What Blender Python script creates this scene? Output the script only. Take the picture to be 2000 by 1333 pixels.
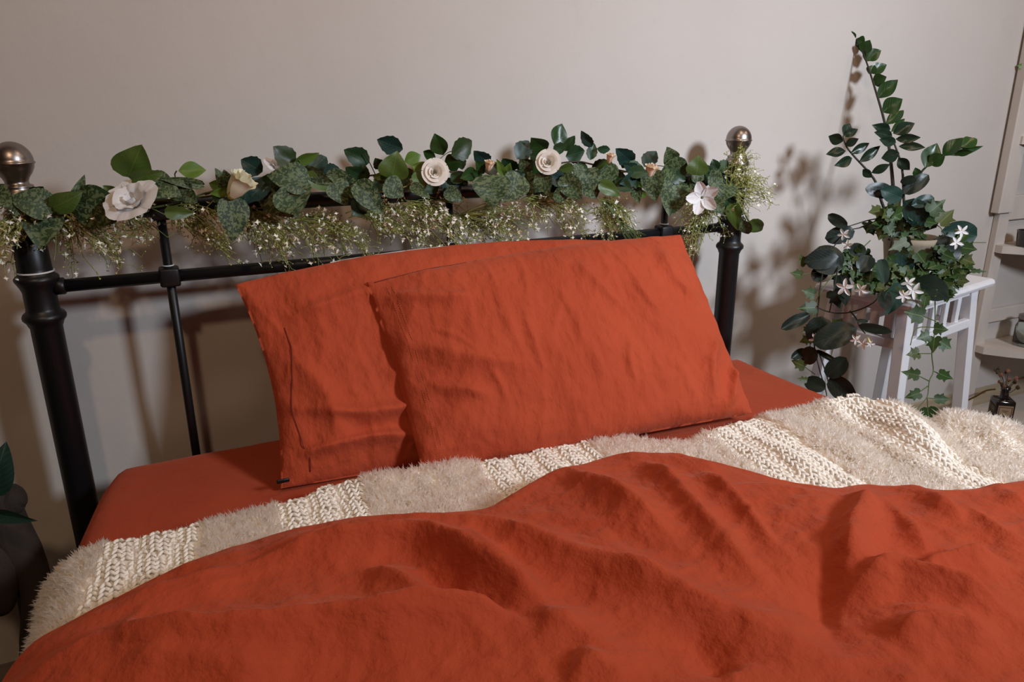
import bpy, bmesh, math, random
import numpy as np
from math import sin, cos, pi, radians, sqrt
from mathutils import Vector, Matrix, noise as mnoise

for o in list(bpy.data.objects): bpy.data.objects.remove(o)
SC = bpy.context.scene
COL = SC.collection
random.seed(7); RNG = np.random.default_rng(11)

# ------------------------------------------------------------------ camera
FPX, PITCH, YAW, ROLL = 1444.0, radians(17.7496), radians(24.51), radians(-.348)
CAM = np.array([0, -1.65, 1.145])
_h = np.array([sin(YAW), cos(YAW), 0]); _r = np.array([cos(YAW), -sin(YAW), 0]); _u = np.array([0, 0, 1.])
F_ = _h*cos(PITCH)-_u*sin(PITCH); U_ = _h*sin(PITCH)+_u*cos(PITCH)
R_ = _r*cos(ROLL)+U_*sin(ROLL); U_ = -_r*sin(ROLL)+U_*cos(ROLL)
cd = bpy.data.cameras.new('camera'); cam = bpy.data.objects.new('camera', cd); COL.objects.link(cam)
cd.sensor_fit = 'HORIZONTAL'; cd.sensor_width = 36; cd.lens = FPX/2000*36; cd.clip_start = .02
cam.matrix_world = Matrix(((R_[0], U_[0], -F_[0], CAM[0]), (R_[1], U_[1], -F_[1], CAM[1]), (R_[2], U_[2], -F_[2], CAM[2]), (0, 0, 0, 1)))
SC.camera = cam

# ------------------------------------------------------------------ world, lights, exposure
SC.view_settings.view_transform = 'Standard'; SC.view_settings.look = 'None'
SC.view_settings.exposure = 0.0; SC.view_settings.gamma = 1; SC.view_settings.use_curve_mapping = False
W = bpy.data.worlds.new('World'); SC.world = W; W.use_nodes = True
W.node_tree.nodes['Background'].inputs[0].default_value = (.75, .78, .85, 1); W.node_tree.nodes['Background'].inputs[1].default_value = .15
def area(name, loc, target, size, power, color, sizey=None, spread=180):
    l = bpy.data.lights.new(name, 'AREA'); l.shape = 'RECTANGLE' if sizey else 'DISK'; l.size = size
    if sizey: l.size_y = sizey
    l.energy = power; l.color = color; l.spread = radians(spread)
    o = bpy.data.objects.new(name, l); COL.objects.link(o); o.location = loc
    o.rotation_euler = (Vector(target)-Vector(loc)).to_track_quat('-Z', 'Y').to_euler(); return o
area('window_light', (1.85, -2.75, 2.05), (1.35, 0, 1.0), .45, 23, (.80, .88, 1.0), spread=95)
area('ceiling_light_warm', (-.35, -1.95, 2.52), (.2, -.4, .4), .16, 10.5, (1.0, .68, .43))
area('overhead_fill', (1.1, -1.1, 2.52), (1.1, -.8, 0), .25, 5, (1.0, .74, .52))  # small fill added overhead, no known fitting
area('warm_fill_right', (2.6, -1.2, 2.52), (2.5, -.3, .5), .25, 4.5, (1.0, .62, .36))  # added fill that warms the wall at the right, not a known lamp

# ------------------------------------------------------------------ pixel helpers (2000x1333 frame -> points of the room)
def ray(px, py): return R_*(px-1000)+U_*(666.5-py)+F_*FPX
def atz(px, py, z): d = ray(px, py); return CAM+d*((z-CAM[2])/d[2])
def aty(px, py, y): d = ray(px, py); return CAM+d*((y-CAM[1])/d[1])
def att(px, py, t): return CAM+ray(px, py)*(t/FPX)
def depth(p): return float((np.array(p)-CAM) @ F_)
def V(a): return Vector((float(a[0]), float(a[1]), float(a[2])))

# ------------------------------------------------------------------ object helpers
def link(name, me, parent=None, mat=None, smooth=True):
    if mat and not me.materials: me.materials.append(mat)
    if smooth and len(me.polygons): me.polygons.foreach_set('use_smooth', [True]*len(me.polygons))
    o = bpy.data.objects.new(name, me); COL.objects.link(o)
    if parent: o.parent = parent
    return o
def mesh(name, v, f):
    me = bpy.data.meshes.new(name); me.from_pydata([tuple(map(float, p)) for p in v], [], [tuple(map(int, q)) for q in f]); me.update(); return me
def tag(o, label=None, cat=None, group=None, kind=None):
    if label: o['label'] = label
    if cat: o['category'] = cat
    if group: o['group'] = group
    if kind: o['kind'] = kind
    return o
def thing(name, loc, label, cat, group=None, rz=0):
    o = bpy.data.objects.new(name, None); COL.objects.link(o); o.location = V(loc); o.rotation_euler = (0, 0, rz)
    o.empty_display_size = .05
    bpy.context.view_layer.update() if False else None
    return tag(o, label, cat, group)
def put(name, me, parent, mat, smooth=True, label=None):
    """mesh given in world coordinates, parented to a thing with only a location"""
    o = link(name, me, parent, mat, smooth)
    if parent: o.matrix_parent_inverse = Matrix.Translation(parent.location).inverted() if parent.type == 'EMPTY' and parent.parent is None else Matrix.Identity(4)
    if label: o['label'] = label
    return o
def rbox_bm(bm, cx, cy, cz, sx, sy, sz, bev=.003, segs=2, mtx=None):
    r = bmesh.ops.create_cube(bm, size=1); vs = r['verts']
    bmesh.ops.scale(bm, vec=(sx, sy, sz), verts=vs)
    if bev > 0:
        es = list({e for v in vs for e in v.link_edges}); g = bmesh.ops.bevel(bm, geom=es, offset=bev, segments=segs, profile=.5, affect='EDGES')
        vs = list({v for f in g['faces'] for v in f.verts} | {v for v in vs if v.is_valid})
    vs = [v for v in vs if v.is_valid]
    bmesh.ops.translate(bm, vec=(cx, cy, cz), verts=vs)
    if mtx: bmesh.ops.transform(bm, matrix=mtx, verts=vs)
def rbox(name, c, s, bev=.003, segs=2, mtx=None):
    bm = bmesh.new(); rbox_bm(bm, *c, *s, bev, segs, mtx); me = bpy.data.meshes.new(name); bm.to_mesh(me); bm.free(); return me
def lathe(name, prof, c=(0, 0, 0), n=32):
    v = []; f = []
    for r, z in prof:
        for k in range(n): a = 2*pi*k/n; v.append((c[0]+r*cos(a), c[1]+r*sin(a), c[2]+z))
    for i in range(len(prof)-1):
        for k in range(n): f.append((i*n+k, i*n+(k+1) % n, (i+1)*n+(k+1) % n, (i+1)*n+k))
    f.append(tuple(range(n))[::-1]); f.append(tuple(range((len(prof)-1)*n, len(prof)*n)))
    return mesh(name, v, f)
def tube_geo(pts, rad, n=8, v=None, f=None, cap=True):
    v = [] if v is None else v; f = [] if f is None else f
    pts = [Vector(tuple(map(float, p))) for p in pts]; N = len(pts); base = len(v); up = Vector((.13, .21, .97)); prev = None
    for i, p in enumerate(pts):
        t = (pts[min(i+1, N-1)]-pts[max(i-1, 0)]).normalized()
        a = (prev if prev else t.cross(up if abs(t.dot(up)) < .95 else Vector((1, 0, 0))))
        a = (a-t*a.dot(t)); a = a.normalized() if a.length > 1e-6 else t.orthogonal().normalized(); prev = a; b = t.cross(a)
        r = rad[i] if hasattr(rad, '__len__') else rad
        for k in range(n): q = 2*pi*k/n; w = p+(a*cos(q)+b*sin(q))*r; v.append((w.x, w.y, w.z))
    for i in range(N-1):
        for k in range(n): f.append((base+i*n+k, base+i*n+(k+1) % n, base+(i+1)*n+(k+1) % n, base+(i+1)*n+k))
    if cap and n > 2: f.append(tuple(base+k for k in range(n))[::-1]); f.append(tuple(base+(N-1)*n+k for k in range(n)))
    return v, f
def tube(name, pts, rad, n=8): return mesh(name, *tube_geo(pts, rad, n))
def smooth_path(pts, m=6):
    P = [np.array(p, float) for p in pts]; out = []
    for i in range(len(P)-1):
        p0 = P[max(i-1, 0)]; p1 = P[i]; p2 = P[i+1]; p3 = P[min(i+2, len(P)-1)]
        for k in range(m):
            t = k/m; out.append(.5*((2*p1)+(-p0+p2)*t+(2*p0-5*p1+4*p2-p3)*t*t+(-p0+3*p1-3*p2+p3)*t**3))
    out.append(P[-1]); return out

# ------------------------------------------------------------------ materials
def nt(m): return m.node_tree.nodes, m.node_tree.links
def mat(name, col, rough=.6, metal=0, sheen=0, spec=.5, bump=None, var=None, coat=0, trans=0, sss=0):
    m = bpy.data.materials.new(name); m.use_nodes = True; N, L = nt(m); b = N['Principled BSDF']
    b.inputs['Base Color'].default_value = (*col, 1); b.inputs['Roughness'].default_value = rough; b.inputs['Metallic'].default_value = metal
    b.inputs['Sheen Weight'].default_value = sheen; b.inputs['Specular IOR Level'].default_value = spec; b.inputs['Coat Weight'].default_value = coat
    b.inputs['Transmission Weight'].default_value = trans
    if sss: b.inputs['Subsurface Weight'].default_value = sss; b.inputs['Subsurface Radius'].default_value = (.02, .01, .006)
    tc = N.new('ShaderNodeTexCoord')
    if var:   # (scale, amount, second colour, (sx,sy,sz))
        n = N.new('ShaderNodeTexNoise'); n.inputs['Scale'].default_value = var[0]; n.inputs['Detail'].default_value = 6
        mp = N.new('ShaderNodeMapping'); mp.inputs['Scale'].default_value = var[3] if len(var) > 3 else (1, 1, 1)
        L.new(tc.outputs['Object'], mp.inputs[0]); L.new(mp.outputs[0], n.inputs[0])
        r = N.new('ShaderNodeMapRange'); r.inputs[1].default_value = .35; r.inputs[2].default_value = .65; r.inputs[4].default_value = var[1]
        L.new(n.outputs[0], r.inputs[0]); mx = N.new('ShaderNodeMix'); mx.data_type = 'RGBA'
        mx.inputs[6].default_value = (*col, 1); mx.inputs[7].default_value = (*var[2], 1); L.new(r.outputs[0], mx.inputs[0]); L.new(mx.outputs[2], b.inputs['Base Color'])
    last = None
    for bp in (bump or []):   # (scale, strength, distance, (sx,sy,sz), detail)
        n = N.new('ShaderNodeTexNoise'); n.inputs['Scale'].default_value = bp[0]; n.inputs['Detail'].default_value = bp[4] if len(bp) > 4 else 3
        mp = N.new('ShaderNodeMapping'); mp.inputs['Scale'].default_value = bp[3] if len(bp) > 3 else (1, 1, 1)
        L.new(tc.outputs['Object'], mp.inputs[0]); L.new(mp.outputs[0], n.inputs[0])
        u = N.new('ShaderNodeBump'); u.inputs['Strength'].default_value = bp[1]; u.inputs['Distance'].default_value = bp[2]
        L.new(n.outputs[0], u.inputs['Height'])
        if last: L.new(last.outputs[0], u.inputs['Normal'])
        last = u
    if last: L.new(last.outputs[0], b.inputs['Normal'])
    return m
def linen(name, col, col2, wr=1.0, rot=(1, 1, 1)):
    m = mat(name, col, .82, sheen=.22, spec=.08, var=(9, .5, col2),
            bump=[(7, .8*wr, .020, rot, 3), (22, 1.0*wr, .010, rot, 4), (60, .8*wr, .003, rot, 4), (700, .35, .0007, (1, 1, 1), 1), (420, .25, .0008, (6, .6, 6), 1), (420, .25, .0008, (.6, 6, 6), 1)])
    b = m.node_tree.nodes['Principled BSDF']; b.inputs['Sheen Roughness'].default_value = .45; b.inputs['Sheen Tint'].default_value = (1, .42, .28, 1)
    return m
M_duvet = linen('rust_linen_duvet', (.47, .076, .031), (.39, .056, .022))
M_pillow = linen('rust_linen_pillow', (.48, .080, .034), (.41, .062, .026), .8, (1.4, .8, .8))
M_sheet = linen('rust_linen_sheet', (.42, .066, .027), (.36, .050, .020), .35)
M_thread = mat('hem_thread', (.55, .14, .07), .7)
M_seam = mat('dark_seam', (.16, .02, .01), .9)
M_cream = mat('cream_wool', (.93, .88, .80), .9, sheen=.3, bump=[(60, .5, .004)])
M_fleece = mat('fleece_fibre', (.99, .955, .91), .95, sheen=.0, spec=.03)
M_knit = mat('knit_yarn', (.96, .91, .82), .85, sheen=.3, spec=.15, bump=[(500, .4, .001)])
M_whitepillow = mat('white_cotton', (.74, .70, .66), .85, bump=[(30, .3, .004)])
M_black = mat('black_painted_steel', (.006, .006, .007), .42, spec=.45)
M_metal = mat('brushed_nickel', (.30, .265, .245), .33, metal=1, bump=[(220, .08, .001, (1, 1, 9))])
M_tie = mat('white_plastic_tie', (.75, .75, .75), .5)
M_stoolwhite = mat('white_painted_wood', (.72, .71, .72), .5, bump=[(40, .12, .002, (1, 1, .2))], var=(14, .3, (.60, .58, .58)))
M_shelf = mat('washed_white_wood', (.62, .56, .50), .6, var=(12, .7, (.50, .44, .39), (1, 1, .25)), bump=[(50, .2, .002, (1, 1, .2))])
M_drift = mat('driftwood', (.022, .014, .010), .85, var=(16, .8, (.040, .028, .020), (1, 1, .3)), bump=[(45, .9, .006, (1, 1, .15), 5)])
M_floor = mat('brown_grey_floor', (.16, .125, .10), .55, var=(4, .6, (.20, .16, .13), (1, 6, 1)))
M_ceil = mat('ceiling_paint', (.42, .39, .36), .9)
M_trim = mat('cream_trim_paint', (.38, .30, .20), .55, var=(6, .6, (.32, .25, .16)))
M_bottle = mat('dark_glass', (.012, .009, .008), .12, spec=.6, coat=.5)
M_clear = mat('clear_glass', (.9, .95, .93), .04, trans=1)
M_brass = mat('old_brass', (.42, .28, .08), .35, metal=1)
M_label = mat('label_paper', (.30, .20, .11), .7, var=(40, .5, (.24, .16, .09)))
M_labelbox = mat('label_border', (.10, .04, .025), .7)
M_dried = mat('dried_petals', (.22, .09, .05), .9)
M_pot = mat('beige_pot', (.30, .25, .18), .8, bump=[(60, .3, .003)])
M_petal = mat('cream_petal', (.93, .88, .80), .6, sss=0, spec=.25, sheen=.1)
M_petal_white = mat('white_petal', (.85, .84, .84), .55, spec=.3)
M_budyellow = mat('green_tinged_petal', (.62, .60, .16), .6)
M_tubey = mat('flower_tube', (.72, .64, .34), .6)
M_stem = mat('green_stem', (.075, .11, .025), .6)
M_stemdark = mat('dark_stem', (.018, .018, .010), .6)
M_stembrown = mat('brown_stem', (.045, .030, .012), .7)
M_gstem = mat('spray_stem', (.26, .30, .07), .6, var=(20, .8, (.36, .36, .10)))
M_gfloret = mat('spray_floret', (.97, .93, .82), .6)
M_gbud = mat('spray_bud', (.52, .52, .18), .6)

def translucent(m, k):
    N, L = nt(m); b = N['Principled BSDF']; o = N['Material Output']; t = N.new('ShaderNodeBsdfTranslucent'); t.inputs[0].default_value = b.inputs['Base Color'].default_value
    x = N.new('ShaderNodeMixShader'); x.inputs[0].default_value = k; L.new(b.outputs[0], x.inputs[1]); L.new(t.outputs[0], x.inputs[2]); L.new(x.outputs[0], o.inputs[0])
translucent(M_fleece, .8); translucent(M_petal_white, .15); translucent(M_petal, .15)
def wall_mat():
    m = mat('aged_plaster', (.50, .455, .40), .85, spec=.25, bump=[(90, .2, .0015), (7, .2, .012, (1, 1, 1), 4)])
    N, L = nt(m); b = N['Principled BSDF']; tc = N.new('ShaderNodeTexCoord')
    n1 = N.new('ShaderNodeTexNoise'); n1.inputs['Scale'].default_value = 1.6; n1.inputs['Detail'].default_value = 4
    n2 = N.new('ShaderNodeTexNoise'); n2.inputs['Scale'].default_value = 9; n2.inputs['Detail'].default_value = 8; n2.inputs['Roughness'].default_value = .7
    L.new(tc.outputs['Object'], n1.inputs[0]); L.new(tc.outputs['Object'], n2.inputs[0])
    r1 = N.new('ShaderNodeMapRange'); r1.inputs[1].default_value = .35; r1.inputs[2].default_value = .7; L.new(n1.outputs[0], r1.inputs[0])
    r2 = N.new('ShaderNodeMapRange'); r2.inputs[1].default_value = .56; r2.inputs[2].default_value = .75; r2.inputs[4].default_value = .35; L.new(n2.outputs[0], r2.inputs[0])
    a = N.new('ShaderNodeMix'); a.data_type = 'RGBA'; a.inputs[6].default_value = (.56, .52, .48, 1); a.inputs[7].default_value = (.52, .475, .43, 1); L.new(r1.outputs[0], a.inputs[0])
    c = N.new('ShaderNodeMix'); c.data_type = 'RGBA'; c.inputs[7].default_value = (.47, .42, .37, 1); L.new(a.outputs[2], c.inputs[6]); L.new(r2.outputs[0], c.inputs[0])
    L.new(c.outputs[2], b.inputs['Base Color']); return m
M_wall = wall_mat()

def leaf_mat(name, col, col2, vein, rough=.42, mottled=None, edge=None, veinw=.012):
    """leaf local space: x across, y from base (0) to tip (1)"""
    m = bpy.data.materials.new(name); m.use_nodes = True; N, L = nt(m); b = N['Principled BSDF']
    b.inputs['Roughness'].default_value = rough; b.inputs['Specular IOR Level'].default_value = .4
    tc = N.new('ShaderNodeTexCoord'); oi = N.new('ShaderNodeObjectInfo')
    va = N.new('ShaderNodeVectorMath'); va.operation = 'ADD'; L.new(tc.outputs['Object'], va.inputs[0])
    sc = N.new('ShaderNodeVectorMath'); sc.operation = 'SCALE'; sc.inputs[0].default_value = (13, 7, 5); L.new(oi.outputs['Random'], sc.inputs['Scale']); L.new(sc.outputs[0], va.inputs[1])
    n = N.new('ShaderNodeTexNoise'); n.inputs['Scale'].default_value = 2.2; L.new(va.outputs[0], n.inputs[0])
    mx = N.new('ShaderNodeMix'); mx.data_type = 'RGBA'; mx.inputs[6].default_value = (*col, 1); mx.inputs[7].default_value = (*col2, 1)
    ad = N.new('ShaderNodeMath'); ad.operation = 'MULTIPLY_ADD'; ad.inputs[1].default_value = .9; L.new(oi.outputs['Random'], ad.inputs[0])
    sb = N.new('ShaderNodeMath'); sb.operation = 'SUBTRACT'; sb.inputs[1].default_value = .45; L.new(n.outputs[0], sb.inputs[0]); L.new(sb.outputs[0], ad.inputs[2]); ad.use_clamp = True
    L.new(ad.outputs[0], mx.inputs[0]); cur = mx.outputs[2]
    if mottled:
        n2 = N.new('ShaderNodeTexNoise'); n2.inputs['Scale'].default_value = 10; n2.inputs['Detail'].default_value = 1.5; n2.inputs['Distortion'].default_value = .8
        mp = N.new('ShaderNodeMapping'); mp.inputs['Scale'].default_value = (1, 1.3, 1); L.new(va.outputs[0], mp.inputs[0]); L.new(mp.outputs[0], n2.inputs[0])
        r = N.new('ShaderNodeMapRange'); r.inputs[1].default_value = .50; r.inputs[2].default_value = .54; L.new(n2.outputs[0], r.inputs[0])
        m2 = N.new('ShaderNodeMix'); m2.data_type = 'RGBA'; m2.inputs[7].default_value = (*mottled, 1); L.new(cur, m2.inputs[6])
        mu = N.new('ShaderNodeMath'); mu.operation = 'MULTIPLY'; mu.inputs[1].default_value = .9; L.new(r.outputs[0], mu.inputs[0]); L.new(mu.outputs[0], m2.inputs[0]); cur = m2.outputs[2]
    sx = N.new('ShaderNodeSeparateXYZ'); L.new(tc.outputs['Object'], sx.inputs[0])
    ab = N.new('ShaderNodeMath'); ab.operation = 'ABSOLUTE'; L.new(sx.outputs[0], ab.inputs[0])
    # side veins: bands along y - 0.8|x|
    q = N.new('ShaderNodeMath'); q.operation = 'MULTIPLY_ADD'; q.inputs[1].default_value = -.8; L.new(ab.outputs[0], q.inputs[0]); L.new(sx.outputs[1], q.inputs[2])
    q2 = N.new('ShaderNodeMath'); q2.operation = 'MULTIPLY'; q2.inputs[1].default_value = 7.5; L.new(q.outputs[0], q2.inputs[0])
    fr = N.new('ShaderNodeMath'); fr.operation = 'FRACT'; L.new(q2.outputs[0], fr.inputs[0])
    cp = N.new('ShaderNodeMath'); cp.operation = 'COMPARE'; cp.inputs[1].default_value = .5; cp.inputs[2].default_value = .07; L.new(fr.outputs[0], cp.inputs[0])
    h = N.new('ShaderNodeMath'); h.operation = 'MULTIPLY'; h.inputs[1].default_value = .35; L.new(cp.outputs[0], h.inputs[0])
    lt = N.new('ShaderNodeMath'); lt.operation = 'LESS_THAN'; lt.inputs[1].default_value = veinw; L.new(ab.outputs[0], lt.inputs[0])
    mxv = N.new('ShaderNodeMath'); mxv.operation = 'MAXIMUM'; L.new(h.outputs[0], mxv.inputs[0]); L.new(lt.outputs[0], mxv.inputs[1])
    m3 = N.new('ShaderNodeMix'); m3.data_type = 'RGBA'; m3.inputs[7].default_value = (*vein, 1); L.new(cur, m3.inputs[6]); L.new(mxv.outputs[0], m3.inputs[0])
    L.new(m3.outputs[2], b.inputs['Base Color'])
    bu = N.new('ShaderNodeBump'); bu.inputs['Strength'].default_value = .3; bu.inputs['Distance'].default_value = .02; L.new(mxv.outputs[0], bu.inputs['Height']); bu.invert = True
    L.new(bu.outputs[0], b.inputs['Normal']); return m
ML = {
 'P': leaf_mat('mottled_pothos_leaf', (.014, .032, .010), (.024, .052, .012), (.07, .10, .05), rough=.58, mottled=(.125, .165, .070)),
 'G': leaf_mat('olive_green_leaf', (.045, .085, .012), (.075, .13, .018), (.09, .14, .03), mottled=(.06, .10, .02)),
 'B': leaf_mat('bright_green_leaf', (.085, .17, .020), (.12, .20, .030), (.15, .22, .06)),
 'R': leaf_mat('rose_leaf', (.012, .040, .014), (.024, .060, .018), (.04, .08, .03)),
 'D': leaf_mat('red_tinged_rose_leaf', (.030, .030, .012), (.022, .055, .012), (.06, .05, .03)),
 'T': leaf_mat('teal_green_leaf', (.010, .034, .026), (.018, .046, .034), (.04, .08, .06)),
 'Z': leaf_mat('glossy_dark_leaf', (.008, .020, .010), (.012, .028, .014), (.02, .04, .015), rough=.3),
 'Y': leaf_mat('glossy_green_leaf', (.014, .042, .008), (.020, .056, .011), (.04, .08, .02), rough=.32),
 'H': leaf_mat('dark_oval_leaf', (.005, .012, .008), (.010, .020, .014), (.02, .03, .02), rough=.38),
 'I': leaf_mat('ivy_leaf', (.013, .038, .008), (.026, .062, .011), (.10, .15, .04), rough=.5, veinw=.02),
 'J': leaf_mat('olive_ivy_leaf', (.036, .056, .010), (.05, .070, .014), (.12, .14, .04), rough=.5, veinw=.02),
}

# ------------------------------------------------------------------ leaf meshes: base at origin, tip at +y, normal +z, unit length and width
def leaf_geo(kind, var):
    rr = random.Random(hash((kind, var)) % 1000 if False else (ord(kind[0])*31+var)); nv, nu = (10, 3); v = []; f = []
    curl = {'heart': .16, 'serr': .08, 'oval': .10, 'slim': .08}[kind]*(rr.uniform(.2, 1.5)); cup = rr.uniform(.05, .28); tw = rr.uniform(-.25, .25)
    for i in range(nv+1):
        t = i/nv
        if kind == 'heart': w = .5*(sin(pi*min(1, t**.62))**.8)*(1-.12*t) if 0 < t < 1 else 0
        elif kind == 'serr': w = .5*sin(pi*t**.85)**.85*(1+(.07 if i % 2 else -.03)) if 0 < t < 1 else 0
        elif kind == 'oval': w = .5*sqrt(max(0, 1-(2*t-1)**2))**.9*(1+.1*sin(pi*t))
        else: w = .5*sin(pi*t**.9)**1.0 if 0 < t < 1 else 0
        if kind == 'heart' and i == 0: w = .12
        for j in range(-nu, nu+1):
            x = w*j/nu; a = abs(x)
            back = -.10*(a/.5)*max(0, 1-t*4) if kind == 'heart' else 0     # lobes reach behind the stalk
            z = -curl*(t-.25)**2*1.6 + cup*a*.9 + tw*x*(t-.3) + .02*sin(9*t+x*8+var)
            v.append((x, t+back, z))
    n = 2*nu+1
    for i in range(nv):
        for j in range(n-1): f.append((i*n+j, i*n+j+1, (i+1)*n+j+1, (i+1)*n+j))
    return v, f
LEAFM = {}
def leaf_mesh(kind, var, m):
    k = (kind, var, m)
    if k not in LEAFM:
        if kind == 'ivy': v, f = ivy_geo(var)
        else: v, f = leaf_geo(kind, var)
        me = mesh('leaf', v, f); me.materials.append(ML[m]); me.polygons.foreach_set('use_smooth', [True]*len(me.polygons)); LEAFM[k] = me
    return LEAFM[k]
def ivy_geo(var):
    rr = random.Random(var+5)
    out = [(0, .0), (.16, -.10), (.36, -.06), (.50, .16), (.34, .30), (.52, .52), (.30, .56), (.16, .72), (0, 1.0)]
    out = [(x*(1+rr.uniform(-.08, .08)), y+rr.uniform(-.03, .03)) if 0 < i < 8 else (x, y) for i, (x, y) in enumerate(out)]
    v = []; f = []
    for x, y in [(0, .0), (0, .25), (0, .5), (0, .75), (0, 1.0)]: v.append((x, y, .05*rr.uniform(-1, 1)))
    cu = rr.uniform(.05, .35)
    for s in (1, -1):
        b = len(v)
        for x, y in out[1:-1]: v.append((s*x, y, cu*x*.7-.2*(y-.3)**2))
        q = [b+i for i in range(7)]
        F = [(0, q[0], q[1], 1), (1, q[1], q[2], q[3]), (1, q[3], q[4], 2), (2, q[4], q[5], 3), (3, q[5], q[6], 4)]
        F = [(0, q[0], q[1], 1), (1, q[1], q[2], q[3]), (1, q[3], 2), (2, q[3], q[4]), (2, q[4], q[5]), (2, q[5], 3), (3, q[5], q[6]), (3, q[6], 4)]
        for g in F: f.append(g if s > 0 else g[::-1])
    return v, f
def frame(B, T, width, tilt=0., facing=None, mirror=1):
    """matrix placing a unit leaf from B to T with its face towards the room"""
    B = np.array(B, float); T = np.array(T, float); y = T-B; Ln = np.linalg.norm(y); y = y/Ln
    n = (CAM-B) if facing is None else np.array(facing, float); n = n-y*(n@y); n /= np.linalg.norm(n)
    x = np.cross(y, n); c, s = cos(tilt), sin(tilt); n2 = n*c+x*s; x2 = np.cross(y, n2)
    wz = (Ln+width)/2; m = Matrix.Identity(4)
    for i in range(3): m[i][0] = x2[i]*width*mirror; m[i][1] = y[i]*Ln; m[i][2] = n2[i]*wz*mirror; m[i][3] = B[i]
    return m
def add_leaf(root, kind, m, B, T, width, tilt=None, var=None, label=None, name='leaf', facing=None):
    tilt = random.uniform(-.45, .45) if tilt is None else tilt
    o = bpy.data.objects.new(name, leaf_mesh(kind, random.randrange(5) if var is None else var, m)); COL.objects.link(o)
    o.parent = root; o.matrix_parent_inverse = Matrix.Translation(root.location).inverted()
    o.matrix_world = frame(B, T, width/max(.35, cos(tilt)), tilt, facing)
    o.matrix_basis = o.matrix_world.copy() if False else o.matrix_basis
    mw = frame(B, T, width/max(.35, cos(tilt)), tilt, facing); o.matrix_basis = mw
    if label: o['label'] = label
    return o

# ================================================================== THE ROOM
X0, X1, Y0, ZC = -2.3, 3.35, -4.4, 2.62
M_wall_dim = mat('low_bounce_wall', (.24, .20, .17), .9)  # made-up dark tone for the unseen walls, cuts bounced light
def slab(name, c, s, m): o = link(name, rbox(name, c, s, 0), None, m, False); o['kind'] = 'structure'; return o
slab('floor', ((X0+X1)/2, Y0/2, -.05), (X1-X0+.4, -Y0+.4, .1), M_floor)
slab('ceiling', ((X0+X1)/2, Y0/2, ZC+.05), (X1-X0+.4, -Y0+.4, .1), M_ceil)
slab('wall_back', ((X0+X1)/2, .06, ZC/2), (X1-X0+.3, .12, ZC), M_wall)
slab('wall_right', (X1+.06, Y0/2, ZC/2), (.12, -Y0, ZC), M_wall_dim)
slab('wall_left', (X0-.06, Y0/2, ZC/2), (.12, -Y0, ZC), M_wall_dim)
slab('wall_front', ((X0+X1)/2, Y0-.06, ZC/2), (X1-X0+.3, .12, ZC), M_wall_dim)
def baseboard(name, a, b, nrm):
    prof = [(0, 0), (.016, 0), (.016, .058), (.012, .066), (.012, .078), (.007, .090), (.005, .104), (0, .108)]
    v = []; f = []
    for p in (a, b):
        for d, z in prof: v.append((p[0]+nrm[0]*d, p[1]+nrm[1]*d, z))
    n = len(prof)
    for i in range(n-1): f.append((i, i+1, n+i+1, n+i))
    f.append(tuple(range(n))); f.append(tuple(range(n, 2*n))[::-1])
    o = link(name, mesh(name, v, f), None, M_trim, False); o['kind'] = 'structure'
baseboard('baseboard_back', (-.2, -.001), (X1, -.001), (0, -1))
baseboard('baseboard_right', (X1-.001, Y0), (X1-.001, 0), (-1, 0))

# ================================================================== BED FRAME
HY = -.13; PX = (-.234, 1.326); Z_LR = .838; Z_TR = .966
bed = thing('bed_frame', (.546, HY, 0), 'black metal bed frame with nickel ball finials and barred headboard against the wall', 'bed frame')
ringz = [float(aty(75, 545, HY)[2]), float(aty(93, 617, HY)[2])]
def bpart(name, me, m, label=None): return put(name, me, bed, m, True, label)
fin = [(0.0005, 0)]+[(.0315*sin(a), .0335*(1-cos(a))) for a in np.linspace(.15, pi/2, 10)]+[(.0332, .0345), (.0332, .0360), (.0312, .0375), (.0300, .044), (.0262, .052), (.0205, .060), (.0180, .066), (.0185, .071), (.0235, .0725), (.0245, .075), (.0235, .0775), (.0265, .081), (.0305, .090), (.0312, .095), (.030, .099), (.0262, .106), (.0255, .110)]
for px in PX:
    prof = [(.024, .05), (.026, .06), (.026, ringz[1]-.020), (.028, ringz[1]-.016), (.030, ringz[1]-.010), (.035, ringz[1]-.004), (.0355, ringz[1]+.001), (.033, ringz[1]+.006), (.028, ringz[1]+.010), (.0265, ringz[1]+.016),
            (.0265, ringz[0]-.022), (.029, ringz[0]-.014), (.032, ringz[0]-.008), (.0355, ringz[0]-.001), (.0355, ringz[0]+.003), (.032, ringz[0]+.007), (.0285, ringz[0]+.010), (.0275, ringz[0]+.02), (.0245, .985)]
    p = bpart('post', lathe('post', prof, (px, HY, 0), 28), M_black)
    bpart('finial', lathe('finial', [(r, 1.091-h) for r, h in fin][::-1], (px, HY, 0), 32), M_metal, 'brushed nickel ball finial')
    bpart('post_foot', lathe('post_foot', [(.028, 0), (.030, .004), (.030, .045), (.024, .052)], (px, HY, 0), 20), M_black)
    bpart('cable_tie', tube('cable_tie', [(px+.0288*cos(a), HY+.0288*sin(a), ringz[0]+.0135) for a in np.linspace(0, 2*pi, 25)], .0017, 6), M_tie, 'white plastic tie')
def hrail(z, r, x0=PX[0], x1=PX[1], y=HY): return tube('rail', [(x0, y, z), ((x0+x1)/2, y, z), (x1, y, z)], r, 16)
bpart('lower_rail', hrail(Z_LR, .0118), M_black); bpart('top_rail', hrail(Z_TR, .0155), M_black); bpart('bottom_rail', hrail(.30, .0118), M_black)
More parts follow.
